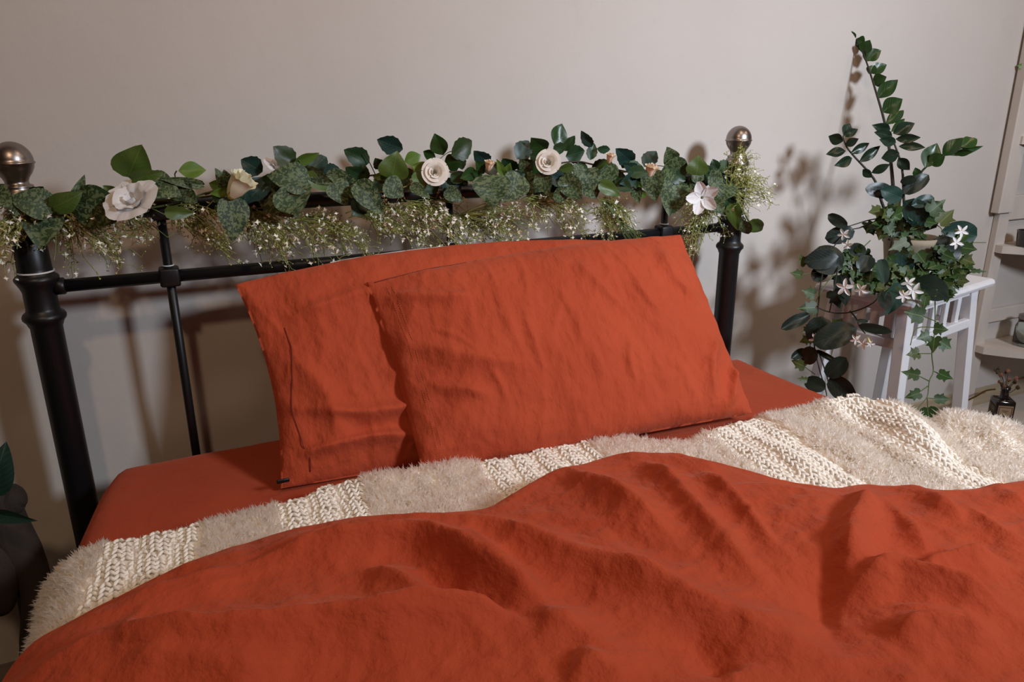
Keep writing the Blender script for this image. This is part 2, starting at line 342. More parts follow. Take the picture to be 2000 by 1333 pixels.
for px in PX:
    s = 1 if px < 0 else -1
    for z, r in ((Z_LR, .0155), (Z_TR, .019)): bpart('rail_socket', tube('rail_socket', [(px+s*.024, HY, z), (px+s*.040, HY, z), (px+s*.042, HY, z)], [r, r, r*.85], 16), M_black)
for sx in (-.020, .546, 1.112):
    bpart('spindle', tube('spindle', [(sx, HY, .30), (sx, HY, .6), (sx, HY, Z_TR)], .0083, 12), M_black)
    bpart('clamp', rbox('clamp', (sx, HY, Z_LR), (.036, .036, .036), .005, 3), M_black)
    bpart('clamp', rbox('clamp', (sx, HY, Z_TR), (.034, .040, .040), .005, 3), M_black)
    bpart('cable_tie', tube('cable_tie', [(sx+.0098*cos(a), HY+.0098*sin(a), Z_LR+.0215) for a in np.linspace(0, 2*pi, 17)], .0014, 6), M_tie, 'white plastic tie')
for px in PX:
    x = px+(-.0 if px < 0 else .0)
    bpart('side_rail', rbox('side_rail', (x, -1.15, .20), (.028, 2.0, .06), .003), M_black)
    bpart('foot_post', lathe('foot_post', [(.026, 0), (.026, .30), (.022, .31)], (x, -2.17, 0), 20), M_black)
bpart('foot_rail', rbox('foot_rail', (.546, -2.17, .20), (1.52, .028, .06), .003), M_black)
for i in range(14): bpart('slat', rbox('slat', (.546, -.25-i*.14, .216), (1.53, .07, .014), .002, 1), M_shelf)

# ================================================================== MATTRESS WITH FITTED SHEET
MX0, MX1, MY0, MY1, MZ = -.230, 1.372, -.150, -2.13, .49
matt = thing('mattress', (.58, -1.1, .224), 'mattress wrapped in a rust orange linen fitted sheet, on the black bed frame', 'mattress')
def cloth_box(x0, x1, y1, y0, z0, z1, r, nx=110, ny=130):
    # unfolded sheet: parameters run past the top onto the sides
    side = z1-z0; sxs = np.linspace(-side, (x1-x0)+side, nx); sys_ = np.linspace(-side, (y0-y1)+side, ny)
    def fold(s, L):
        q = r*pi/2
        if s < 0+r-q: return (0., -(r+((r-q)-s)))
        if s < r: a = (r-s)/r; return (r-r*sin(a), -(r-r*cos(a)))
        if s > L-r+q: return (L, -(r+(s-(L-r+q))))
        if s > L-r: a = (s-(L-r))/r; return (L-r+r*sin(a), -(r-r*cos(a)))
        return (s, 0.)
    v = []
    for t in sys_:
        fy, dy = fold(t, y0-y1)
        for s in sxs:
            fx, dx = fold(s, x1-x0); z = min(dx, dy) if dx*dy == 0 or True else 0
            z = -sqrt(dx*dx+dy*dy) if (abs(dx) < r and abs(dy) < r) else min(dx, dy)
            z = max(z, -side); p = np.array([x0+fx, y1+fy, z1+z])
            k = mnoise.noise(Vector((p[0]*3.1, p[1]*3.1, p[2]*3.1)))*.005+mnoise.noise(Vector((p[0]*9, p[1]*5, p[2]*9)))*.0025
            if z < -.01: p[0] += k*2*(1 if fx > 1 else -1 if fx < .3 else 0)
            p[0] += .065*math.exp(-(y0-p[1])/.13)*max(0, min(1, (.10-p[0])/.20)); p[2] += k*(1 if z > -r else 0); v.append(p)
    f = [(j*nx+i, j*nx+i+1, (j+1)*nx+i+1, (j+1)*nx+i) for j in range(ny-1) for i in range(nx-1)]
    return mesh('fitted_sheet', v, f)
put('fitted_sheet', cloth_box(MX0, MX1, MY1, MY0, .235, MZ, .052), matt, M_sheet)
put('mattress_core', rbox('mattress_core', ((MX0+MX1)/2+.045, (MY0+MY1)/2, .350), (MX1-MX0-.12, MY0-MY1-.06, .24), .05, 4), matt, M_whitepillow)

# ================================================================== PILLOWS
def ridge_field(X, Y, lines, pw=1.5):
    """sum of rounded folds along polylines; lines: (pts, amp, w_left, w_right)"""
    H = np.zeros_like(X); Hp = np.zeros_like(X)
    for pts, A, wl, wr in lines:
        P = np.array(pts, float)[:, :2]
        if len(P) > 2: P = np.array([q[:2] for q in smooth_path(P, 3)])
        seg = np.linalg.norm(np.diff(P, axis=0), axis=1); cum = np.concatenate([[0], np.cumsum(seg)]); tot = cum[-1]
        best = np.full(X.shape, 1e9); par = np.zeros(X.shape); sg = np.ones(X.shape)
        for i in range(len(P)-1):
            a, b = P[i], P[i+1]; d = b-a; L2 = d@d
            if L2 < 1e-12: continue
            t = np.clip(((X-a[0])*d[0]+(Y-a[1])*d[1])/L2, 0, 1)
            qx, qy = X-(a[0]+t*d[0]), Y-(a[1]+t*d[1]); dd = np.hypot(qx, qy); c = d[0]*qy-d[1]*qx
            k = dd < best; best = np.where(k, dd, best); par = np.where(k, cum[i]+t*seg[i], par); sg = np.where(k, np.sign(c), sg)
        w = np.where(sg > 0, wl, wr); e = np.clip(np.minimum(par, tot-par)/(tot*.30), 0, 1); e = .12+.88*e*e*(3-2*e)
        h_ = A*e*np.exp(-np.clip(np.sqrt((best/w)**2+.015)-.12, 0, None)**pw)
        if A < 0: H += h_
        else: Hp += h_**2.2
    return H+Hp**(1/2.2)
def noise_grid(X, Y, sc, seed, stretch=(1, 1)):
    f = np.vectorize(lambda a, b: mnoise.noise(Vector((a*sc*stretch[0], b*sc*stretch[1], seed))))
    return f(X, Y)
def pillow(name, corners, T, label, m, seed, bow=(0, 0, 0, 0), creases=(), n=(150, 110), pinch=.035, front=1., back=.7, extras=None, amp=1.):
    TL, TR, BR, BL = [np.array(c, float) for c in corners]
    nu, nv = n; u = np.linspace(-1, 1, nu); v = np.linspace(-1, 1, nv); U, VV = np.meshgrid(u, v)
    U = np.sign(U)*np.abs(U)**.85; VV = np.sign(VV)*np.abs(VV)**.85
    a = (U+1)/2; b = (VV+1)/2; P = ((1-a)*(1-b))[..., None]*BL+(a*(1-b))[..., None]*BR+(a*b)[..., None]*TR+((1-a)*b)[..., None]*TL
    ux = (TR-TL+BR-BL)/2; Lx = np.linalg.norm(ux); ux = ux/Lx; vy = (TL-BL+TR-BR)/2; Ly = np.linalg.norm(vy); vy /= Ly
    nr = np.cross(ux, vy); nr /= np.linalg.norm(nr)
    if nr @ (CAM-(TL+BR)/2) < 0: nr = -nr
    # bow: (top, right, bottom, left) outward metres at edge middle
    P = P+(bow[0]*(1-U**2)*np.clip(VV, 0, 1)**2)[..., None]*vy-(bow[2]*(1-U**2)*np.clip(-VV, 0, 1)**2)[..., None]*vy
    P = P+(bow[1]*(1-VV**2)*np.clip(U, 0, 1)**2)[..., None]*ux-(bow[3]*(1-VV**2)*np.clip(-U, 0, 1)**2)[..., None]*ux
    th = T*(1-np.abs(U)**2.6)**.55*(1-np.abs(VV)**2.6)**.55
    nz = noise_grid(U, VV, 1.3, seed)*.012+noise_grid(U, VV, 3.1, seed+3, (1.6, .8))*.006
    edge = np.exp(-((1-np.abs(U))/.10)**2)+np.exp(-((1-np.abs(VV))/.10)**2)
    puck = noise_grid(U, VV, 7, seed+9, (1, 1))*.006*np.clip(edge, 0, 1)
    cr = ridge_field(U, VV, [(p, c*2.5, wl, wr) for p, c, wl, wr in creases]) if len(creases) else 0
    cr = cr+.0035*np.clip(1-np.abs(noise_grid(U, VV, 2.6, seed+1, (2.0, .5)))*2.4, 0, 1)**3+.002*np.clip(1-np.abs(noise_grid(U, VV, 6, seed+2, (1.8, .6)))*2.4, 0, 1)**3
    rim = np.clip(th/T*3, 0, 1)
    hf = th*front*.5+(nz*amp+cr)*rim+puck*.8; hb = th*back*.5
    A_ = P+nr*(hf[..., None]); B_ = P-nr*(hb[..., None])
    verts = np.concatenate([A_.reshape(-1, 3), B_.reshape(-1, 3)]); N1 = nu*nv; f = []
    for j in range(nv-1):
        for i in range(nu-1):
            q = (j*nu+i, j*nu+i+1, (j+1)*nu+i+1, (j+1)*nu+i); f.append(q); f.append(tuple(N1+k for k in q[::-1]))
    bd = [j for j in range(nu)]+[j*nu+nu-1 for j in range(1, nv)]+[(nv-1)*nu+i for i in range(nu-2, -1, -1)]+[j*nu for j in range(nv-2, 0, -1)]
    for k in range(len(bd)): p, q = bd[k], bd[(k+1) % len(bd)]; f.append((q, p, N1+p, N1+q))
    c = (BL+BR)/2; root = thing(name, c, label, 'pillow')
    put('pillowcase', mesh('pillowcase', verts, f), root, m)
    def on(uu, vv, off=.001):
        i = int(np.argmin(abs(U[0]-uu))); j = int(np.argmin(abs(VV[:, 0]-vv))); return A_[j, i]+nr*off
    return root, on, bd, A_, B_
def pz(px, py, z): return atz(px, py, z)
# the white pillow behind
r0 = pillow('white_pillow', (aty(645, 512, -.165), aty(1172, 478, -.165), (.83, -.30, .53), (.17, -.30, .53)), .06, 'white pillow hidden behind the two rust orange pillows, against the headboard bars', M_whitepillow, 4, (.020, 0, 0, 0), n=(60, 50))
rt = aty(1187, 490, -.17)
tg = put('care_label', rbox('care_label', (rt[0], rt[1], rt[2]-.004), (.012, .0012, .036), .0004, 1, None), r0[0], M_tie, False, 'white care label')
# rear rust pillow
rp = pillow('rear_pillow', (aty(459, 556, -.205), aty(1190, 470, -.20), (.90, -.42, .505), pz(548, 955, .500)), .125,
            'rust orange linen pillow leaning on the headboard, left and behind the other', M_pillow, 21, (.030, .01, 0.01, -.024),
            creases=[([(-.98, .35), (-.8, -.1), (-.72, -.6), (-.7, -.95)], .006, .05, .09), ([(-.95, -.3), (-.6, -.5), (-.2, -.5)], .010, .07, .05), ([(-.9, .5), (-.5, .62), (-.2, .6)], .005, .05, .06),
                     ([(-.5, -.1), (-.15, -.5), (-.1, -.9)], .010, .10, .05), ([(-.35, .1), (0, 0)], .004, .03, .03), ([(-.2, -.55), (.05, -.45)], .005, .02, .03), ([(-.98, -.75), (-.6, -.7), (-.3, -.8)], .008, .04, .05)])
fp = pillow('front_pillow', (aty(716, 552, -.285), aty(1329, 459, -.275), pz(1470, 808, .515), pz(826, 925, .515)), .165,
            'rust orange linen pillow in front, propped against the other, stitched hem at its left end', M_pillow, 33, (.012, -.006, .0, -.004),
            creases=[([(-.80, .35), (-.62, .05), (-.52, -.5)], .0035, .012, .03), ([(-.30, .45), (-.29, 0), (-.30, -.45)], .003, .012, .025), ([(-.05, .5), (-.02, .1), (-.05, -.2)], .003, .015, .02), ([(.10, .75), (.22, .35), (.30, .1)], .0035, .02, .03),
                     ([(.42, .55), (.45, .25), (.52, .0)], .0025, .01, .02), ([(.75, .85), (.70, .5), (.85, .1)], .006, .03, .04), ([(.9, -.2), (.75, -.5), (.7, -.85)], .007, .04, .04), ([(.97, -.5), (.86, -.75), (.8, -.95)], .008, .025, .03),
                     ([(-.95, .80), (-.7, .6), (-.5, .55)], .006, .05, .06), ([(-.95, .3), (-.7, .0), (-.35, -.25)], .006, .06, .08), ([(.0, -.1), (.03, -.5)], .003, .012, .02), ([(.25, -.1), (.2, -.45), (.22, -.6)], .003, .012, .02), ([(.55, -.1), (.6, -.5)], .003, .012, .03), ([(-.9, -.2), (-.6, -.45)], .006, .05, .05)])
def surf_line(r, pts, rad, name, m, off=.0008, dash=None):
    root, on = r[0], r[1]; P = [on(*q, off) for q in pts]
    if dash:
        v, f = [], []; P = smooth_path(P, 10)
        for i in range(0, len(P)-1, 2): tube_geo([P[i], P[i+1]], rad, 4, v, f)
        return put(name, mesh(name, v, f), root, m)
    return put(name, tube(name, smooth_path(P, 3), rad, 5), root, m)
vs = np.linspace(.88, -.9, 18)
for q, du in ((fp, .915), (fp, .90)): surf_line(q, [(-du, t) for t in vs], .0006, 'hem_stitching', M_thread, .0004, True)
surf_line(fp, [(t, .97) for t in np.linspace(-.97, -.45, 8)], .0009, 'seam', M_seam, .0002)
surf_line(rp, [(-.90+.03*sin(t*5), t) for t in np.linspace(.45, -.9, 14)], .0009, 'seam', M_seam, .0010)
lt = atz(551, 934, .52); put('label_slit', rbox('label_slit', tuple(lt+np.array([0, -.012, 0])), (.022, .004, .008), .002, 2), rp[0], M_black, True, 'small black cloth tab')

# ================================================================== THROW (knit bands and fleece bands)
far_px = [(62, 1235, .40), (85, 1160, .44), (118, 1095, .49), (165, 1082, .505), (215, 1062, .51), (330, 1043, .51), (420, 1018, .51), (500, 1000, .51), (580, 982, .51), (640, 953, .512), (760, 940, .512), (920, 912, .512), (1000, 896, .512), (1060, 875, .512), (1130, 860, .512), (1200, 855, .512), (1270, 868, .512), (1330, 872, .512), (1400, 845, .512), (1480, 818, .512), (1520, 806, .52), (1640, 802, .525), (1700, 812, .53), (1780, 834, .53)]
duv_px = [(50, 1245), (120, 1185), (210, 1137), (300, 1093), (420, 1047), (560, 1007), (700, 985), (850, 976), (940, 968), (1000, 938), (1060, 907), (1130, 880), (1180, 866), (1230, 862), (1300, 866), (1395, 888), (1490, 914), (1594, 930), (1661, 921), (1718, 930), (1822, 933), (1893, 931), (1931, 918), (2000, 909)]
DZ = .575
FX = np.array([-.30]+[pz(a, b, c)[0] for a, b, c in far_px[3:]]+[1.42, 1.50, 1.60]); FY = np.array([-.52]+[pz(a, b, c)[1] for a, b, c in far_px[3:]]+[-.76, -.80, -.82])
EX = [-.40, -.30]+[pz(a, b, DZ)[0] for a, b in duv_px]+[1.32, 1.50, 1.65]; EY = [-.93, -.87]+[pz(a, b, DZ)[1] for a, b in duv_px]+[-1.01, -1.05, -1.08]
o_ = np.argsort(EX); EX = np.array(EX)[o_]; EY = np.array(EY)[o_]; o_ = np.argsort(FX); FX = FX[o_]; FY = FY[o_]
def drape(X, zt, x0, x1, r, out=0.0):
    """arc-length coordinate across the bed -> (x, z, nx, nz): over the top then down the sides"""
    X = np.asarray(X, float); x = X.copy(); z = np.full(X.shape, zt, float); nx = np.zeros(X.shape); nz = np.ones(X.shape)
    for s, e in ((-1, x0), (1, x1)):
        c = e-s*r; d = (X-c)*s; a = np.clip(d/r, 0, 1.40); k = d > 0
        ex = np.clip(d-1.40*r, 0, None)
        xx = c+s*(r*np.sin(a)+ex*cos(1.40)); zz = zt-(r*(1-np.cos(a))+ex*sin(1.40))
        x = np.where(k, xx, x); z = np.where(k, zz, z); nx = np.where(k, s*np.sin(a), nx); nz = np.where(k, np.cos(a), nz)
    return x, z, nx, nz
TN, TM = 420, 90
Ts = np.linspace(-.52, 1.80, TN); Tt = np.linspace(0, 1, TM); TS, TT = np.meshgrid(Ts, Tt)
fy = np.interp(TS, FX, FY); ey = np.interp(TS, EX, EY)-.16
TY = fy+(ey-fy)*TT; DI = fy-TY         # distance from far edge
def sm(a, b, x): t = np.clip((x-a)/(b-a), 0, 1); return t*t*(3-2*t)
zth = .022*sm(0, .03, DI)+.012
bumps = ridge_field(TS, TY, [
    ([pz(1480, 815, .53), pz(1600, 845, .55), pz(1720, 885, .55), pz(1800, 925, .55)], .018, .05, .03),
    ([pz(1420, 850, .53), pz(1520, 880, .54), pz(1640, 925, .54)], .016, .04, .03),
    ([pz(1520, 800, .53), pz(1640, 795, .54), pz(1730, 815, .54), pz(1800, 870, .54), pz(1840, 915, .54)], .050, .045, .05),
    ([pz(1790, 840, .53), pz(1850, 835, .54), pz(1950, 860, .54), pz(2000, 890, .54)], .045, .05, .06),
    ([pz(1700, 870, .53), pz(1740, 900, .53), pz(1760, 930, .53)], -.020, .03, .03),
    ([pz(640, 960, .52), pz(760, 945, .52), pz(900, 915, .52), pz(960, 905, .52)], .018, .03, .04),
    ([pz(1340, 870, .52), pz(1420, 850, .52), pz(1500, 850, .52)], .015, .04, .04)])
zth = zth+bumps*sm(0, .04, DI)+.006*noise_grid(TS, TY, 14, 5)*sm(0, .04, DI)
TXx, TZz, TNX, TNZ = drape(TS, MZ, -.212, MX1+.03, .06)
TP = np.stack([TXx+TNX*zth, TY-.10*np.clip(-.2-TS, 0, 1), TZz+TNZ*zth], -1)
throw = thing('throw_blanket', (.55, -.75, MZ), 'cream throw of knitted and fluffy bands across the bed, under the duvet', 'blanket')
def grid_faces(n, m): return [(j*n+i, j*n+i+1, (j+1)*n+i+1, (j+1)*n+i) for j in range(m-1) for i in range(n-1)]
put('blanket_cloth', mesh('blanket_cloth', TP.reshape(-1, 3), [q[::-1] for q in grid_faces(TN, TM)]), throw, M_cream)
gu = np.gradient(TP, axis=1); gv = np.gradient(TP, axis=0); TNn = np.cross(gv, gu); TNn /= (np.linalg.norm(TNn, axis=2, keepdims=True)+1e-12)
if TNn[..., 2].mean() < 0: TNn = -TNn
cell = np.linalg.norm(np.cross(gu, gv), axis=2)
KB = [(-.165, -.03), (.085, .225), (.43, .66), (.88, 1.035), (1.17, 1.245)]     # knitted bands across the bed; fleece between
def is_knit(s, dy):
    s = s+.10*(dy-.1); k = np.zeros(np.shape(s), bool)
    for a, b in KB: k |= (s > a) & (s < b)
    return k
vis = (DI < (fy-np.interp(TS, EX, EY))+.03)
def scatter(n, wfun):
    w = (cell*wfun).ravel(); w = w/w.sum(); idx = RNG.choice(w.size, n, p=w); j, i = np.divmod(idx, TN)
    j2 = np.clip(j, 0, TM-2); i2 = np.clip(i, 0, TN-2); a = RNG.random(n)[:, None]; b = RNG.random(n)[:, None]
    P = TP[j2, i2]*(1-a)*(1-b)+TP[j2, i2+1]*a*(1-b)+TP[j2+1, i2]*(1-a)*b+TP[j2+1, i2+1]*a*b
    return P, TNn[j2, i2], i2, j2
def tufts(name, n, wfun, ln, wd, m, spread=.7):
    P, Nn, i, j = scatter(n, wfun); t = RNG.normal(size=(n, 3)); cl = np.stack([np.sin(P[:, 0]*130+P[:, 1]*90+2*np.sin(P[:, 1]*60)), np.cos(P[:, 1]*150-P[:, 0]*80+2*np.sin(P[:, 0]*50)), np.zeros(n)], 1)
    d = Nn+spread*(t*.38+cl*.45); d /= np.linalg.norm(d, axis=1)[:, None]
    side = np.cross(d, RNG.normal(size=(n, 3))); side /= np.linalg.norm(side, axis=1)[:, None]
    L = (ln*RNG.uniform(.6, 1.25, n))[:, None]; bend = RNG.normal(size=(n, 3))*.35; bend[:, 2] -= .25
    p0 = P-Nn*.002; p1 = P+d*L*.5; p2 = P+d*L*.9+bend*L*.4; w = wd
    v = np.stack([p0-side*w*.6, p0+side*w*.6, p1-side*w, p1+side*w, p2], 1).reshape(-1, 3); b = np.arange(n)*5
    f = [(k, k+1, k+3, k+2) for k in b]+[(k+2, k+3, k+4) for k in b]
    o = put(name, mesh(name, v, f), throw, m); o['kind'] = 'stuff'; return o
kn = is_knit(TS, DI)
edgew = np.where(DI < .022, 1.0, 0)
tufts('fleece_pile', 100000, np.where(vis & ~kn, 1., 0.), .0160, .0016, M_fleece, .95)
tufts('wool_fuzz', 7000, np.where(vis & kn, .25, 0.)+edgew*np.where(kn, 1.2, 0), .010, .0005, M_fleece, 1.1)
def stitches():
    tmpl = []; nseg, nr = 4, 5
    v = []; f = []
    col = .0125; row = .0115
    for a, b in KB:
        s = a
        while s < b:
            ii = int(np.argmin(abs(Ts-s)))
            length = float((fy-ey)[0, ii])*1.0; vd = float(-(np.interp(s, EX, EY))+fy[0, ii])+.03; k = 0
            rib = .0022*sin(s/col*pi*.5*1.0)
            while k*row < min(length, vd):
                dy = .004+k*row; t = dy/length; jj = min(TM-1, int(t*(TM-1)))
                ss = s-.10*(dy-.1); i2 = int(np.clip((ss-Ts[0])/(Ts[1]-Ts[0]), 1, TN-2))
                P = TP[jj, i2]; Nn = TNn[jj, i2]; gx = gu[jj, i2]/np.linalg.norm(gu[jj, i2]); gy = gv[jj, i2]/np.linalg.norm(gv[jj, i2])
                for sgn in (-1, 1):
                    c = P+gx*sgn*.0030+Nn*(.0030+rib)+RNG.normal(size=3)*.0004; ax = gy*.80+gx*sgn*.52; ax /= np.linalg.norm(ax); bx = np.cross(Nn, ax)
                    base = len(v)
                    for q in range(nseg+1):
                        h = -1+2*q/nseg; rad = .0030*sqrt(max(.06, 1-h*h*.92)); pc = c+ax*h*.0078-Nn*.0020*h*h
                        for e in range(nr): an = 2*pi*e/nr; v.append(pc+(bx*cos(an)+Nn*sin(an)*.95)*rad)
                    for q in range(nseg):
                        for e in range(nr): f.append((base+q*nr+e, base+q*nr+(e+1) % nr, base+(q+1)*nr+(e+1) % nr, base+(q+1)*nr+e))
                k += 1
            s += col
    o = put('knit_stitches', mesh('knit_stitches', v, f), throw, M_knit); o['kind'] = 'stuff'
stitches()

# ================================================================== DUVET
DN, DM = 460, 300
Ds = np.concatenate([np.linspace(-.75, -.30, 50, endpoint=False), np.linspace(-.30, 1.45, DN-100, endpoint=False), np.linspace(1.45, 1.95, 50)])
tt = np.linspace(0, 1, DM)**1.25; DS, DT = np.meshgrid(Ds, tt)
ye = np.interp(DS, EX, EY); k3 = np.ones(9)/9
yes = np.interp(Ds, EX, EY); yes = np.convolve(np.pad(yes, 4, mode='edge'), k3, 'valid'); ye = np.broadcast_to(yes, DS.shape)
DY = ye+(-2.24-ye)*DT; DD = ye-DY
def L(*p): return [atz(a, b, DZ+.01) for a, b in p]
folds = [
 (L((0, 1262), (92, 1218), (192, 1192), (280, 1165), (344, 1148), (420, 1128), (520, 1108)), .018, .030, .050),
 (L((120, 1236), (200, 1176), (280, 1148), (344, 1132), (430, 1122)), -.012, .025, .02),
 (L((430, 1118), (500, 1108), (580, 1090), (660, 1082), (740, 1076), (812, 1076), (860, 1092), (900, 1116), (940, 1142), (1000, 1176), (1060, 1226), (1100, 1262)), .026, .050, .026),
 (L((830, 1120), (880, 1180), (940, 1200), (1020, 1232), (1100, 1272)), -.018, .03, .03),
 (L((420, 1082), (500, 1074), (600, 1056), (680, 1048), (780, 1048), (880, 1055), (960, 1062), (1020, 1084), (1100, 1120), (1180, 1146), (1260, 1172), (1300, 1190), (1371, 1216), (1466, 1236), (1514, 1246), (1566, 1279), (1640, 1322)), .024, .055, .035),
 (L((880, 1058), (905, 1084), (940, 1116), (980, 1152), (1040, 1192), (1090, 1238)), .018, .028, .030),
 (L((700, 1116), (740, 1134), (780, 1160), (840, 1186), (920, 1206), (1000, 1225)), .014, .03, .03),
 (L((0, 1322), (80, 1296), (160, 1276), (280, 1276), (400, 1282), (500, 1274), (580, 1260), (660, 1252), (760, 1242), (820, 1228), (900, 1222), (980, 1224), (1060, 1244), (1140, 1276), (1220, 1306), (1300, 1345)), .024, .045, .040),
 (L((860, 985), (940, 960), (1020, 932), (1080, 914), (1112, 918), (1140, 944), (1180, 972), (1240, 1016), (1300, 1062), (1360, 1110)), .020, .040, .040),
 (L((1230, 880), (1290, 935), (1347, 1010), (1404, 1068), (1442, 1105), (1480, 1141), (1537, 1175)), .014, .030, .030),
 (L((1360, 925), (1400, 962), (1442, 1004), (1476, 1042), (1500, 1070), (1547, 1118)), .012, .014, .026),
 (L((1672, 940), (1692, 966), (1684, 1004), (1660, 1060), (1652, 1125), (1650, 1180)), .027, .030, .085),
 (L((1640, 940), (1648, 1000), (1622, 1070), (1612, 1130), (1612, 1200), (1640, 1290), (1680, 1340)), -.015, .035, .045),
 (L((1640, 1180), (1704, 1146), (1742, 1136), (1775, 1150), (1822, 1164), (1894, 1188), (2010, 1228)), .020, .030, .040),
 (L((1694, 950), (1740, 1005), (1775, 1045), (1800, 1080), (1810, 1105)), .012, .016, .022),
 (L((1718, 932), (1775, 940), (1822, 971), (1850, 998), (1900, 1030)), .014, .025, .028),
 (L((1770, 1142), (1820, 1122), (1870, 1111), (1917, 1104), (1975, 1114)), .014, .020, .030),
 (L((1730, 1276), (1798, 1246), (1870, 1254), (1975, 1272)), .016, .026, .030),
 (L((1931, 920), (1965, 960), (2010, 1000)), .014, .030, .035),
 (L((1850, 960), (1900, 1010), (1960, 1050), (2020, 1060)), .008, .020, .024),
 (L((1330, 1230), (1380, 1280), (1430, 1340)), -.012, .04, .04),
 (L((1205, 868), (1250, 868), (1300, 878), (1350, 897)), -.014, .008, .012),
 (L((1240, 864), (1300, 866), (1350, 884)), .006, .01, .006),
 (L((1100, 1310), (1180, 1335), (1240, 1380)), .012, .04, .05),
 (L((1700, 1200), (1800, 1210), (1900, 1230), (1990, 1260)), .008, .018, .022),
 (L((560, 1030), (680, 1010), (800, 1005), (900, 990)), .006, .025, .03),
 (L((300, 1110), (400, 1090), (520, 1062)), .010, .03, .035),
 (L((1180, 872), (1260, 885), (1340, 905), (1440, 925)), .012, .02, .04),
 (L((200, 1330), (320, 1322), (460, 1328), (600, 1320)), .014, .03, .04),
]
H = ridge_field(DS, DY, [(p, a*2.05, wl*.80, wr*.70) for p, a, wl, wr in folds], 1.2)
rg = lambda sc, sd, st: np.clip(1-np.abs(noise_grid(DS, DY, sc, sd, st))*2.2, 0, 1)**3
H += .004*rg(5.5, 1.3, (1, .8))+.0030*rg(11, 6.3, (.8, 1.3))+.0018*rg(24, 9.1, (1.2, .8))
H += .010*noise_grid(DS, DY, 3.2, 2.2)+.005*noise_grid(DS, DY, 8, 7.7, (1, 1.3))+.0022*noise_grid(DS, DY, 26, 3.1, (1, 1.2))
prof = .014+.068*np.sqrt(np.clip(1-(1-np.clip(DD/.055, 0, 1))**2, 0, 1))
far = sm(.0, .20, DD)
Hh = prof+.016*sm(0, .25, DD)+H*(.22+.78*far)
# lower layer, folded back under itself at the top edge, keeps the hem thick
DXx, DZz, DNX, DNZ = drape(DS, MZ, -.224, MX1+.075, .10)
wave = .030*np.sin(DY*9+1.0)*np.clip((-.28-DS)/.2, 0, 1)+.030*np.sin(DY*8)*np.clip((DS-1.5)/.2, 0, 1)
DP = np.stack([DXx+DNX*Hh+np.sign(DNX)*wave, DY, DZz+DNZ*Hh], -1)
# clearance over the throw near the edge
duvet = thing('duvet', (.55, -1.45, MZ), 'crumpled rust orange linen duvet over the lower part of the bed', 'duvet')
Dv = DP.reshape(-1, 3); Df = [q[::-1] for q in grid_faces(DN, DM)]
nb = len(Dv); low = DP[0].copy(); low[:, 1] -= .03; under = []
for kk, (dy, dz) in enumerate(((.0, -.006), (-.03, -.010), (-.10, -.010))): q = DP[0].copy(); q[:, 1] += dy; q += np.stack([DNX[0], 0*DNX[0], DNZ[0]], -1)*dz; under.append(q)
Dv = np.concatenate([Dv]+under)
for i in range(DN-1): Df.append((i, i+1, nb+i+1, nb+i))
for kk in range(2):
    for i in range(DN-1): a = nb+kk*DN+i; Df.append((a, a+1, a+DN+1, a+DN))
put('duvet_cover', mesh('duvet_cover', Dv, Df), duvet, M_duvet)

# ================================================================== GARLANDS ON THE HEADBOARD
def gp(px, py, y): return aty(px, py, y)
KIND = {'P': 'heart', 'G': 'heart', 'B': 'slim', 'R': 'serr', 'D': 'serr', 'T': 'serr', 'Z': 'slim', 'Y': 'slim', 'H': 'oval', 'I': 'ivy', 'J': 'ivy'}
pothos = thing('pothos_garland', (.5, HY-.03, Z_TR), 'garland of large mottled heart-shaped leaves draped along the headboard rail', 'garland')
roseg = thing('rose_garland', (.6, HY-.02, Z_TR+.02), 'garland of cream roses and dark serrated leaves along the headboard rail', 'garland')
P_L = '''P 104 404 18 386 46|P 86 398 76 486 56|P -18 372 20 402 38|G 103 406 160 380 38|P 140 408 166 342 20|P 147 392 254 424 62|G 250 347 276 284 64|G 257 352 317 338 28|B 348 334 403 332 28|P 283 356 352 378 44|P 345 362 372 392 36|G 330 360 350 392 36
P 362 378 385 396 22|P 398 362 312 349 16|B 408 358 452 373 20|B 452 372 410 379 16|P 442 368 421 328 18|P 447 370 438 334 27|P 455 386 457 472 46|G 322 414 380 418 24|P 602 352 525 342 46|P 527 362 582 426 60|P 558 362 590 421 62|G 596 342 662 374 28|P 592 330 652 362 24
P 640 340 724 392 34|P 650 354 680 401 36|P 694 358 752 419 36|R 708 392 690 421 30|G 765 348 776 297 52|B 790 316 823 303 24|B 804 324 844 329 20|G 812 336 833 368 28|P 803 362 839 386 18|P 752 356 790 384 34|P 958 342 964 402 58|P 1018 344 985 394 42|P 1050 346 1024 376 36|P 990 362 1016 394 30
P 1057 338 1071 382 28|P 1098 344 1139 393 32|P 1140 334 1166 390 42|P 1178 328 1206 368 36|G 1171 358 1213 383 25|P 1271 332 1280 394 34|P 1312 316 1305 290 25|P 1296 326 1351 344 44|G 1360 342 1366 305 38|P 1322 354 1308 423 44|P 1362 345 1350 371 18|P 1352 340 1378 350 22
P 1384 345 1414 352 28|P 1427 356 1398 392 34|P 1394 390 1413 418 25|G 1431 398 1440 451 26|P 1452 432 1462 462 20|G 1467 430 1488 457 28|P 1242 368 1247 396 18|B 573 320 624 299 18|P 240 400 290 412 30|P 20 398 60 410 30|P 1085 372 1110 392 26|P 870 372 905 392 24'''
